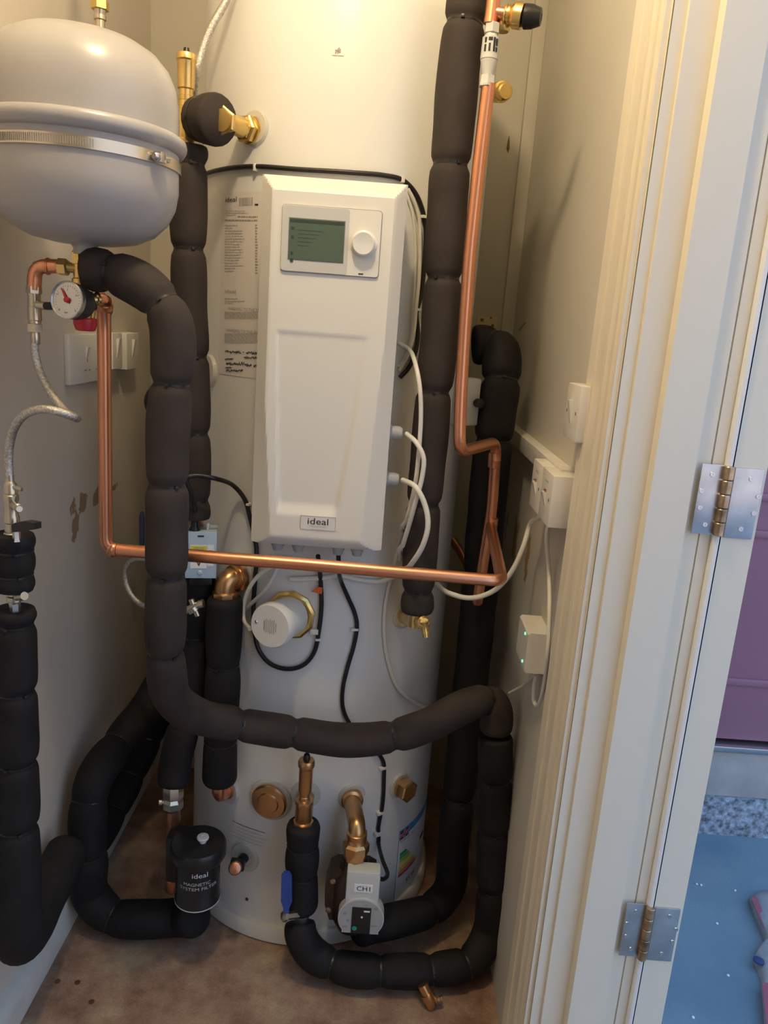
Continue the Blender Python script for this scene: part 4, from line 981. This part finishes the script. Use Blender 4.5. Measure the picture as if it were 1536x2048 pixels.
# blue lever valve
bx_, by_ = P(602, 1828, 1.37).x, 1.37
bv = thing('blue_lever_valve', 'isolating valve with long blue lever in front of the cylinder', 'valve', (bx_, by_, zat(bx_, by_, 1850)))
MB().vlathe(bx_, by_, [(1800, 15), (1815, 17), (1830, 17), (1845, 15), (1860, 15)], 8).build('valve_body', M['steel'], bv, 25)
a = P(588, 1830, 1.345); b = P(573, 1832, 1.335); MB().lathe(a, b-a, [(.008, -.01), (.008, (b-a).length), (.011, (b-a).length+.001), (.011, (b-a).length+.008), (.004, (b-a).length+.01)], 6).build('spindle_nut', M['nickel'], bv, 25)
a = P(570, 1826, 1.333); b = P(573, 1746, 1.333); d = (b-a); w = d.normalized(); sv_ = w.cross(V((0, 1, 0))).normalized()
hw1, hw2 = mm(8, a), mm(13, a)
MB().prism([(0, -hw1), (.12*d.length, -hw1), (.28*d.length, -hw2), (.9*d.length, -hw2*.8), (d.length, -hw2*.35), (d.length, hw2*.4), (.92*d.length, hw2*.75), (.28*d.length, hw2*.7), (.12*d.length, hw1*.5), (0, hw1*.5)], a, w, sv_, (0, .007, 0)).build('blue_lever', M['blue'], bv, 30)

# ---------------------------------------------------------------- pump
pY_ = 1.375
pp0 = S(703, 1594); n_ = nrm(pp0); px_ = P(712, 1690, pY_)
pe = thing('bronze_elbow', 'bronze elbow dropping from the cylinder to the pump', 'pipe elbow', tuple(px_))
c1 = V((px_.x, px_.y, pp0.z))
MB().tube(resample(bends([pp0-n_*.003, c1, V((px_.x, px_.y, px_.z-.004))], .036, 12), .003), mm(17.5, c1), 24).build('bend', M['bronze'], pe, 60)
MB().lathe(pp0, (c1-pp0), [(mm(20, pp0), 0), (mm(22, pp0), .002), (mm(22, pp0), .016), (mm(18, pp0), .019)], 22).build('collar', M['bronze'], pe)
MB().vlathe(px_.x, px_.y, [(1662, 17.5), (1664, 21), (1672, 21), (1675, 19), (1678, 19.5), (1684, 21), (1688, 24)], 22).build('reducer', M['bronze'], pe)
MB().vlathe(px_.x, px_.y, [(1682, 22), (1686, 27), (1700, 27), (1706, 24), (1716, 22)], 8).build('union_nut', M['bronze'], pe, 25)
pu = thing('circulation_pump', 'dark circulation pump with grey round head below the bronze elbow', 'pump', (px_.x, pY_, .06))
cz = P(715, 1790, pY_).z
u_ = V((1, .0, .07)).normalized()
a = P(713, 1716, pY_); 
MB().prism([(-.050, .052), (-.036, .062), (.030, .064), (.046, .055), (.050, .020), (.045, -.055), (-.045, -.055), (-.056, -.02), (-.058, .02)], (px_.x, pY_-.012, cz), (1, 0, 0), (0, 0, 1), (0, .055, 0)).build('motor_housing', M['dark_iron'], pu, 30)
MB().lathe((px_.x, pY_+.01, 0), (0, 0, 1), [(.024, .115), (.028, .118), (.045, cz-.05), (.045, cz+.04), (.026, cz+.07), (.024, a.z+.004)], 28).build('volute', M['dark_iron'], pu)
MB().lathe((px_.x-.042, pY_-.012, cz+.040), (0, -1, 0), [(.006, -.002), (.006, .003), (.003, .004), (.003, .002), (0, .002)], 12).build('housing_screw', M['rust'], pu)
MB().lathe((px_.x-.048, pY_-.012, cz-.03), (0, -1, 0), [(.006, -.002), (.006, .003), (.003, .004), (.003, .002), (0, .002)], 12).build('housing_screw', M['rust'], pu)
hy = pY_-.045
tl = P(693, 1756, hy); tr = P(762, 1748, hy); cc = P(722, 1834, hy); rc = mm(46, cc)
hw = (tr.x-tl.x)/2; hx = (tl.x+tr.x)/2
hd = MB().box((hx, hy+.018, (tl.z+cc.z)/2+.004), (2*hw, .036, tl.z-cc.z+.02), .006)
hd.build('terminal_box', M['grey_lt'], pu, 35)
arc = [(rc*math.cos(math.radians(a_)), rc*math.sin(math.radians(a_))) for a_ in range(-32, 213, 5)]
arc = [(rc*.80, -rc*.74), (rc*.80, -rc*.60)]+arc+[(-rc*.80, -rc*.60), (-rc*.80, -rc*.74)]
MB().prism(arc, (cc.x, hy+.02, cc.z), EX, EZ, (0, -.0255, 0)).build('round_head', M['grey_lt'], pu, 35)
MB().prism([(a_*.96, b_*.96-.0003) for a_, b_ in arc], (cc.x, hy-.0055, cc.z), EX, EZ, (0, -.001, 0)).build('head_face', M['grey'], pu, 35)
dsp = bx(P(703, 1840, hy).x, P(741, 1840, hy).x, hy-.0085, hy-.004, cc.z-rc*.70, P(722, 1811, hy).z+.001, bev=.0008).build('dark_display', M['blk'], pu)
hyd = hy-.0088
MB().lathe((P(709, 1850, hy).x, hyd, P(709, 1850, hy).z), (0, -1, 0), [(.005, 0), (.005, .0006), (0, .0006)], 20).build('green_mark', M['greenp'], dsp, 0)
MB().lathe((P(724, 1828, hy).x, hyd, P(724, 1828, hy).z), (0, -1, 0), [(.0022, 0), (.0022, .0006), (0, .0006)], 14).build('white_mark', M['labelw'], dsp, 0)
q = P(734, 1817, hy); MB().box((q.x, hyd, q.z), (.012, .0006, .0035)).build('white_mark', M['labelw'], dsp, 0)
for x, y, w_, h_ in ((690, 1822, .007, .006), (696, 1836, .006, .005), (752, 1813, .008, .005), (690, 1848, .010, .004), (748, 1847, .012, .004), (733, 1806, .004, .003)):
    q = P(x, y, hy); MB().box((q.x, hy-.0068, q.z), (w_, .0004, h_)).build('printed_mark', M['ink2'], pu, 0)
q = P(727, 1778, hy-.002); lb = MB().box((q.x, hy-.0004, q.z), (.037, .0012, .018)).build('name_tag', M['labelw'], pu)
MB().text('CH1', flat((q.x, hy-.0011, q.z-.0052), EX, EZ, (0, -1, 0)), .027, .0105, 'C').build('lettering', M['ink'], lb, 0)

# drain cocks
d0 = S(806, 1232); n_ = nrm(d0)
dc = thing('brass_drain_cock', 'brass drain cock under the right lagged pipe', 'tap', tuple(P(850, 1275, 1.42)))
a = d0+n_*.002; b = P(832, 1240, 1.43)
MB().lathe(a, b-a, [(mm(20, a), -.004), (mm(20, a), .006), (mm(15, a), .008), (mm(15, a), (b-a).length+.02)], 20).build('body', M['brass'], dc)
tpc = V((P(834, 1222, pY).x, pY, b.z)); MB().tube([tpc+V((0, 0, .03)), tpc-V((0, 0, .008))], mm(17, b), 18).build('riser', M['brass'], dc)
c2 = P(848, 1245, 1.385)
MB().lathe(b, c2-b, [(mm(13, b), 0), (mm(13, b), (c2-b).length), (mm(9, b), (c2-b).length+.004)], 16).build('valve_head', M['brass'], dc)
c3 = P(853, 1278, 1.385)
MB().lathe(c2+(c2-c3)*.1, c3-c2, [(mm(11, c2), 0), (mm(8, c2), .010), (mm(9, c2), .016), (mm(7, c2), .017), (mm(9, c2), .024), (mm(7, c2), .025), (mm(8, c2), .032), (mm(5, c2), .033)], 16).build('hose_nozzle', M['brass'], dc)
a = PZ(845, 1968, .05); b = PZ(862, 2003, .018); c2 = PZ(880, 1999, .022)
fc = thing('floor_drain_cock', 'bronze drain cock below the floor loop at the right', 'tap', (b.x, b.y, 0))
vb = MB(); vb.lathe(a, b-a, [(.011, 0), (.011, (b-a).length*.5), (.014, (b-a).length*.52), (.014, (b-a).length*.9), (.012, (b-a).length)], 16); vb.lathe(b, (0, 0, -1), [(.010, -.006), (.010, .010), (.006, .017)], 12); vb.build('body', M['bronze'], fc)
MB().lathe(b, c2-b, [(.008, 0), (.006, .008), (.008, .012), (.006, .014), (.008, .018), (.006, .020), (.008, .024), (.004, .025)], 14).build('hose_nozzle', M['rust'], fc)

# ---------------------------------------------------------------- right wall fittings
def wallbox(px0, px1, name, label, cat, h=None, depth=.03, z0=None, mt='socket', group=None):
    pass
EYr = V((0, -1, 0)); NX = V((-1, 0, 0))
def plate(yc, zc, w, h, depth, m, nm, par, bev=.003):
    return MB().box((XR-depth/2, yc, zc), (depth, w, h), bev).build(nm, M[m], par)
a = PX(1132, 765, XR-.03); b = PX(1160, 880, XR-.03)
zc = (PX(1145, 772, XR-.03).z+PX(1140, 875, XR-.03).z)/2
yc = PX(1143, 822, XR-.03).y
ls = thing('light_switch', 'white light switch above the timber ledge on the right wall', 'light switch', (XR, yc, zc-.043))
plate(yc, zc, .086, .086, .030, 'socket', 'switch_box', ls)
def rocker(par, yc_, zc_, xf, h=.03, w=.011, nm='rocker'):
    MB().prism([(-h/2, 0), (h/2, .0065), (h/2, -.002), (-h/2, -.002)], (xf, yc_-w/2, zc_), (0, 0, 1), (-1, 0, 0), (0, w, 0)).build(nm, M['panel2'], par, 20)
rocker(ls, yc+.004, zc, XR-.030, .036, .014)
for s_ in (-1, 1): MB().lathe((XR-.030, yc+.030*s_, zc), (-1, 0, 0), [(.003, 0), (.003, .0008), (0, .0008)], 10).build('plate_screw', M['steel'], ls)
sx = XR-.045
for i, (xa, ya, yb, lab_) in enumerate(((1070, 925, 1050, 'white fused switch with flex outlet under the ledge, farther from the door'), (1095, 935, 1063, 'white fused switch under the ledge on right wall, nearer the door'))):
    c_ = PX((1072, 1106)[i], (985, 1000)[i], sx)
    zc_ = PX(1088, 990, sx).z
    yc_ = (PX(1071, 975, sx).y, PX(1071, 975, sx).y-.088)[i]
    fs = thing('fused_switch', lab_, 'fused switch', (XR, yc_, zc_-.043), 'fused switches under the ledge')
    plate(yc_, zc_, .086, .086, .045, 'socket', 'switch_box', fs)
    rocker(fs, yc_, zc_-.004, sx, .024, .013)
    MB().box((sx-.0015, yc_, zc_+.010), (.003, .010, .005), .001).build('neon_lamp', M['copper_old'], fs)
    for s_ in (-1, 1): MB().lathe((sx, yc_+.030*s_, zc_), (-1, 0, 0), [(.003, 0), (.003, .0008), (0, .0008)], 10).build('plate_screw', M['steel'], fs)
    m2 = MB(); m2.box((sx-.0003, yc_, zc_+.026), (.0006, .022, .0035)); m2.build('faint_marking', M['ink3'], fs, 0)
    FSY = (yc_ if i == 0 else FSY)
    if i == 0: FS0 = V((sx+.012, yc_-.012, zc_-.043))
    else: FS1 = V((sx+.015, yc_+.012, zc_-.043))
# hub
hx0 = XR-.040
hf = PX(1053, 1300, hx0); hbk = PX(1041, 1223, hx0)
hzT = PX(1055, 1262, hx0).z; hzB = PX(1047, 1345, hx0).z
hb = thing('wireless_hub', 'white wireless hub with green lights low on the right wall', 'wireless hub', (XR, (hf.y+hbk.y)/2, hzB))
MB().prism([(hzB, 0), (hzT, 0), (hzT, .036), (hzT-.004, .040), (hzB+.004, .040), (hzB, .036)], (XR, hf.y, 0), (0, 0, 1), (-1, 0, 0), (0, hbk.y-hf.y, 0)).build('case', M['socket'], hb, 40)
for x_, y_ in ((1051, 1267), (1045, 1322)):
    p = PX(x_, y_, hx0)
    yy = min(max(p.y, hf.y+.004), hbk.y-.004)
    MB().lathe((hx0, yy, p.z), (-1, 0, 0), [(.0026, -.001), (.0026, .0016), (0, .0018)], 12).build('green_light', M['green'], hb, 0)
# thermostat box on the right flank of cylinder
tp_ = P(945, 806, 1.60)
jb = thing('thermostat_box', 'grey thermostat box with black knob behind the copper pipe', 'thermostat', (tp_.x, tp_.y, P(945, 853, 1.60).z))
n_ = V((.55, -.83, 0)).normalized(); tu_ = V((-n_.y, n_.x, 0))
jh = P(945, 757, 1.60).z-P(945, 853, 1.60).z
jc = V((tp_.x-.006, tp_.y, (P(945, 757, 1.60).z+P(945, 853, 1.60).z)/2))
MB().box(jc-n_*.022, (.054, .045, jh), .005, (tu_, n_, EZ)).build('box', M['grey_lt'], jb, 40)
MB().lathe(jc+tu_*.016, n_, [(.007, 0), (.007, .004), (.0095, .005), (.0095, .018), (.007, .019), (0, .019)], 14).build('black_knob', M['blk'], jb)
bx(jc.x-.03, jc.x-.01, jc.y+.02, jc.y+.07, jc.z-.03, jc.z+.03).build('mounting_bracket', M['grey'], jb)

# left wall sockets
def lw_thing(x0_, x1_, y0_, y1_, dep, label, nm, cat, xp=None):
    a = PX(x0_, (y0_+y1_)/2, XL+dep); b = PX(x1_, (y0_+y1_)/2, XL+dep)
    zt_ = PX((x0_+x1_)/2, y0_, XL+dep).z; zb_ = PX((x0_+x1_)/2, y1_, XL+dep).z
    yc_, zc_ = (a.y+b.y)/2, (zt_+zb_)/2
    o = thing(nm, label, cat, (XL, yc_, zb_))
    MB().box((XL+dep/2, yc_, zc_), (dep, abs(b.y-a.y), zt_-zb_), .003).build('box', M['socket'], o)
    return o, yc_, zc_, abs(b.y-a.y), zt_-zb_
o, y_, z_, w_, h_ = lw_thing(140, 225, 668, 764, .012, 'white double socket on the left wall behind the copper pipe', 'double_socket', 'socket')
for s_ in (-1, 1):
    MB().prism([(-.012, 0), (.012, .005), (.012, -.002), (-.012, -.002)], (XL+.012, y_+s_*.036, z_+.012), (0, 0, 1), (1, 0, 0), (0, .011, 0)).build('rocker', M['panel2'], o, 20)
    pn = MB()
    for dy_, dz_ in ((0, .004), (-.011, -.016), (.011, -.016)): pn.box((XL+.0121, y_+s_*.030+dy_, z_-.008+dz_), (.0008, .006 if dz_ < 0 else .003, .003 if dz_ < 0 else .006))
    pn.build('pin_holes', M['ink2'], o, 0)
for x0_, x1_, lb_ in ((226, 245, 'white wall switch right of the double socket on left wall'), (254, 278, 'white wall switch nearest the back corner on left wall')):
    o, y_, z_, w_, h_ = lw_thing(x0_, x1_, 666, 738, .03, lb_, 'wall_switch', 'light switch')
    MB().prism([(-.022, 0), (.022, .007), (.022, -.002), (-.022, -.002)], (XL+.03, y_-.007, z_+.006), (0, 0, 1), (1, 0, 0), (0, .014, 0)).build('rocker', M['panel2'], o, 20)
# blue handle in the dark corner
a = P(284, 1024, 1.80); b = P(284, 1098, 1.80)
tag(MB().tube([a, a.lerp(b, .15), a.lerp(b, .8), b], [.004, .0065, .0065, .005], 12).build('blue_rod', M['bluedark']), 'thin dark blue rod standing in the corner behind the copper pipe', 'rod')

# ---------------------------------------------------------------- cables
def cable(name, label, path, r, m, n=10, group=None):
    pts = resample(spline(path, n), .006)
    for p in pts:
        v = V((p.x-CX, p.y-CY, 0)); need = CR+r+.0012 if p.z > .045 else CR+.014+r
        if v.length < need and p.z < 1.9:
            v = v.normalized()*need; p.x = CX+v.x; p.y = CY+v.y
        k = min(range(len(AVP)), key=lambda i_: (AVP[i_]-p).length_squared); dv = p-AVP[k]
        if 0 < dv.length < AVR[k]*1.03+r+.001:
            dv = dv.normalized()*(AVR[k]*1.03+r+.001); p.x, p.y, p.z = AVP[k]+dv
    o = MB().tube(pts, r, 10).build(name, M[m], smooth=70)
    tag(o, label, 'cable', group); return o
Sf = lambda pts, off: [S(x, y, off) for x, y in pts]
rb = .0042
cable('black_cable', 'black cable running along the top and right of the control panel', Sf([(405, 352), (430, 342), (470, 335), (516, 333), (600, 339), (700, 345), (770, 351), (805, 360), (830, 385), (845, 420), (851, 455), (850, 510), (846, 560), (840, 600), (833, 625), (836, 665), (832, 700), (818, 735), (800, 755)], rb+.001), rb, 'blkrub')
cable('white_cable', 'thin white cable following the black cable beside the control panel', Sf([(816, 378), (828, 402), (838, 435), (840, 490), (838, 560), (832, 620), (828, 665), (818, 705), (798, 742)], .009), .0034, 'wht_cable')
cable('white_cable', 'second thin white cable tucked beside the control panel edge', Sf([(814, 390), (826, 430), (831, 500), (829, 570), (826, 630), (822, 680), (808, 720), (797, 735)], .004), .003, 'wht_cable')
cable('white_cable', 'white cable curling from the panel edge and hanging to the lagged pipe', [S(797, 686, .012), S(815, 697, .022), P(830, 725, 1.40), P(839, 770, 1.375), P(842, 820, 1.372), P(838, 900, 1.372), P(830, 970, 1.375), P(813, 1040, 1.395), S(799, 1085, .02), S(787, 1140, .009), S(774, 1190, .005), S(768, 1240, .005), S(773, 1310, .005), S(795, 1375, .005), S(830, 1405, .005), S(868, 1421, .004)], .0042, 'wht_cable')
g1_, g2_ = GL
cable('white_cable', 'white cable looping out of the upper side gland', [g1_+V((.008, 0, 0)), P(833, 886, 1.36), P(847, 915, 1.352), P(844, 955, 1.352), P(832, 1000, 1.355), P(818, 1050, 1.375), P(806, 1090, 1.40), S(800, 1120, .028)], .0045, 'wht_cable')
cable('white_cable', 'white cable looping out of the lower side gland to the right wall', [g2_+V((.008, 0, 0)), P(832, 975, 1.345), P(850, 1010, 1.338), P(856, 1050, 1.335), P(846, 1090, 1.34), P(825, 1125, 1.36), S(795, 1150, .030), S(760, 1163, .010), S(720, 1160, .006), S(680, 1152, .006), S(640, 1156, .006), S(580, 1158, .006)], .0050, 'wht_cable')
cable('white_cable', 'white cable hanging from behind lagged pipe to the fused switch', [S(868, 1160, .006), P(900, 1187, 1.44), P(940, 1196, 1.43), P(985, 1183, 1.42), P(1020, 1148, 1.41), P(1046, 1095, 1.41), P(1060, 1050, 1.42), FS0+V((0, 0, -.008)), FS0], .0050, 'wht_cable')
cable('white_cable', 'white cable dropping from the fused switch past the wireless hub', [FS1, FS1+V((-.002, 0, -.02)), PX(1098, 1150, XR-.012), PX(1099, 1220, XR-.016), PX(1096, 1300, XR-.016), PX(1090, 1360, XR-.010), PX(1083, 1395, XR-.008), PX(1074, 1412, XR-.008), PX(1067, 1400, XR-.010), PX(1068, 1372, XR-.012), PX(1072, 1350, XR-.014)], .0038, 'wht_cable')
cable('white_cable', 'short white cable from the hub to the lagged pipe', [PX(1072, 1345, XR-.016), PX(1058, 1360, XR-.01), PX(1040, 1374, XR-.008), P(1018, 1386, 1.45)], .0026, 'wht_cable')
cable('white_cable', 'white cable wrapping round the left of the immersion cap', [S(590, 1118, .024), S(555, 1128, .022), S(520, 1148, .020), S(497, 1180, .019), S(487, 1215, .019), S(488, 1240, .024), P(500, 1258, 1.42)], .0042, 'wht_cable')
cable('white_cable', 'white cable crossing the black cable above the immersion cap', [S(560, 1118, .018), S(548, 1150, .016), S(530, 1180, .016), S(505, 1205, .013), S(493, 1217, .008), S(488, 1222, .006)], .0040, 'wht_cable')
cable('black_cable', 'black cable from the motor valve looping under the immersion cap', [P(369, 955, 1.40), P(390, 951, 1.41), P(430, 957, 1.42), S(470, 974, .02), S(490, 1000, .008), S(500, 1035, .006), S(508, 1070, .006), S(513, 1100, .006), S(510, 1160, .006), S(507, 1210, .006), S(509, 1260, .006), S(518, 1300, .006), S(540, 1327, .006), S(575, 1338, .006), S(607, 1330, .006), S(628, 1305, .006), S(638, 1260, .006), S(643, 1210, .006), S(641, 1160, .006), P(636, 1112, 1.39)], .0046, 'blkrub')
gq = P(676, 1112, PY+.035)
cable('black_cable', 'black pump cable snaking from the panel to the pump', [V((gq.x, PY+.035, pzb-.012)), P(678, 1140, 1.385), S(683, 1165, .02), S(697, 1197, .008), S(709, 1225, .006), S(714, 1250, .006), S(708, 1290, .006), S(695, 1335, .006), S(686, 1375, .006), S(685, 1410, .006), S(695, 1440, .006), S(725, 1475, .006), S(755, 1505, .006), S(767, 1525, .006), S(768, 1560, .006), S(765, 1610, .006), S(757, 1655, .006), S(757, 1685, .006), P(765, 1720, 1.44), P(775, 1748, 1.40), P(768, 1758, 1.375), P(758, 1757, 1.36)], .0044, 'blkrub')
cable('black_cable', 'thick black flex entering the top of the motor valve', [P(372, 962, 1.40), P(382, 985, 1.41), P(388, 1010, 1.43), gp+uz*.03, gp+uz*.01], .0058, 'blkrub')
cable('black_cable', 'short black cable bowing out left of the vertical lagged pipe', [P(306, 775, 1.22), P(296, 790, 1.23), P(293, 805, 1.24), P(297, 820, 1.24), P(306, 832, 1.22)], .0042, 'blkrub')
tag(MB().prism([(0, -.006), (.007, -.007), (.008, .006), (0, .007), (-.014, -.004)], S(637, 1180, .012), (1, 0, 0), (0, 0, 1), (0, -.003, 0)).build('orange_tape', M['orange']), 'scrap of orange tape wrapped on the black cable', 'tape')
def clip(x, y, label, w=10, h=9, off=.002):
    p = S(x, y, off); n_ = nrm(p); u = EZ.cross(n_).normalized()
    o = MB().box(p+n_*.003, (mm(w, p), .012, mm(h, p)), .001, (u, n_, EZ)).build('cable_clip', M['socket'])
    tag(o, label, 'cable clip', 'cable clips on the cylinder')
for x, y, l_, w_, h_ in ((514, 336, 'white cable clip on the black cable above the panel left corner', 5, 14), (803, 360, 'white cable clip on the black cable above the panel right corner', 7, 12), (846, 434, 'white cable clip holding cables at the upper right of the panel', 14, 6), (832, 619, 'white cable clip holding cables midway down the panel side', 14, 5), (499, 1008, 'white cable clip on black cable left of the panel logo', 9, 5),
                       (629, 1261, 'white sticky cable clip right of the immersion cap', 16, 11), (708, 1257, 'white cable clip on the curving pump cable', 14, 5), (637, 1277, 'white cable tie just below the sticky clip', 12, 5), (763, 1534, 'clear cable clip on pump cable below the lagged pipe', 14, 6), (758, 1624, 'clear cable clip on pump cable level with the bronze plugs', 14, 6), (754, 1665, 'clear cable clip on pump cable just above the pump', 16, 9)):
    clip(x, y, l_, w_, h_)

# ---------------------------------------------------------------- hinges
def hinge(ytop, ybot, xk, label, rusty):
    kx_, ky_ = at(1491, JAMBY-.008)
    z1 = zat(kx_, ky_, ytop); z0 = z1-.100
    o = thing('butt_hinge', label, 'hinge', (kx_, ky_, z0), 'door hinges')
    x0_ = at(1432, JAMBY)[0]
    lf = MB().box(((x0_+kx_)/2, JAMBY-.0025, (z0+z1)/2), (kx_-x0_, .0018, z1-z0), .0006).build('jamb_leaf', M['zinc'], o)
    e0 = p0+eu*.004
    MB().box(V((e0.x, e0.y, (z0+z1)/2-.002))+eu*.018-V((-eu.y, eu.x, 0))*.0018, (.040, .0020, z1-z0), .0006, (eu, V((-eu.y, eu.x, 0)), EZ)).build('door_leaf', M['zinc'], o)
    kr = .0072
    for k in range(5):
        a_, b_ = z0+(z1-z0)*(k/5)+.0006, z0+(z1-z0)*((k+1)/5)-.0006
        MB().lathe((kx_, ky_, 0), (0, 0, 1), [(kr*.9, a_), (kr, a_+.001), (kr, b_-.001), (kr*.9, b_)], 18).build('knuckle', M['rust'], o)
    for k in range(4):
        zz_ = z0+(z1-z0)*(.14+.24*k); off = (.008, .022, .024, .010)[k]
        MB().lathe((kx_-.012-off*.8, JAMBY-.0034, zz_), (0, -1, 0), [(.0038, 0), (.0034, .0010), (.0012, .0010), (.0010, .0004), (0, .0004)], 14).build('screw', M['steel'], o)
        pe_ = V((e0.x, e0.y, zz_-.002))+eu*(.012+off)-V((-eu.y, eu.x, 0))*.0028
        MB().lathe(pe_, V((eu.y, -eu.x, 0)), [(.0038, 0), (.0034, .0010), (.0012, .0010), (.0010, .0004), (0, .0004)], 14).build('screw', M['steel'], o)
hinge(932, 1068, 1455, 'upper steel butt hinge with brown knuckles on the door jamb', True)
hinge(1814, 1922, 1300, 'lower steel butt hinge near the bottom of the door jamb', True)

# ---------------------------------------------------------------- light and camera
w = bpy.data.worlds.new('daylight'); scn.world = w; w.use_nodes = True
bgn = w.node_tree.nodes['Background']; bgn.inputs['Strength'].default_value = 2.25
wn = w.node_tree.nodes; wl = w.node_tree.links
wt = wn.new('ShaderNodeTexCoord'); wsx = wn.new('ShaderNodeSeparateXYZ'); wr = wn.new('ShaderNodeValToRGB')
wl.new(wt.outputs['Generated'], wsx.inputs[0]); wl.new(wsx.outputs['Z'], wr.inputs['Fac']); wl.new(wr.outputs['Color'], bgn.inputs['Color'])
wr.color_ramp.elements[0].position = .0; wr.color_ramp.elements[0].color = (.54, .50, .53, 1)
wr.color_ramp.elements[1].position = .75; wr.color_ramp.elements[1].color = (.30, .58, 1.0, 1)
_e = wr.color_ramp.elements.new(.22); _e.color = (.51, .49, .55, 1)
_e = wr.color_ramp.elements.new(.42); _e.color = (.30, .50, .78, 1)
ld = bpy.data.lights.new('ceiling_bulb', 'POINT'); ld.energy = 23.5; ld.color = (1.0, .79, .48); ld.shadow_soft_size = .05
lo = bpy.data.objects.new('ceiling_bulb', ld); lo.location = (-.14, .84, 2.30); COL.objects.link(lo)
pl = bpy.data.lights.new('doorway_portal', 'AREA'); pl.shape = 'RECTANGLE'; pl.size = 1.45; pl.size_y = 2.1; pl.cycles.is_portal = True
po = bpy.data.objects.new('doorway_portal', pl)
po.matrix_world = Matrix(((0, 0, 1, .50), (1, 0, 0, .38), (0, 1, 0, 1.06), (0, 0, 0, 1)))
COL.objects.link(po)

cam = bpy.data.cameras.new('camera'); cam.sensor_fit = 'HORIZONTAL'; cam.sensor_width = 36; cam.lens = 36*F/1536
cam.clip_start = .02
co = bpy.data.objects.new('camera', cam); COL.objects.link(co)
# camera axes in world coordinates
right = V((_x.x, _y.x, _up.x)); down = V((_x.y, _y.y, _up.y)); fwd = V((_x.z, _y.z, _up.z))
R3 = Matrix((right, -down, -fwd)).transposed().to_4x4()
co.matrix_world = Matrix.Translation(CAM) @ R3
scn.camera = co
scn.view_settings.view_transform = 'Standard'; scn.view_settings.look = 'None'; scn.view_settings.gamma = 1; scn.view_settings.exposure = 0
scn.cycles.max_bounces = 8; scn.cycles.diffuse_bounces = 5; scn.cycles.use_denoising = True
scn.cycles.sample_clamp_indirect = 8
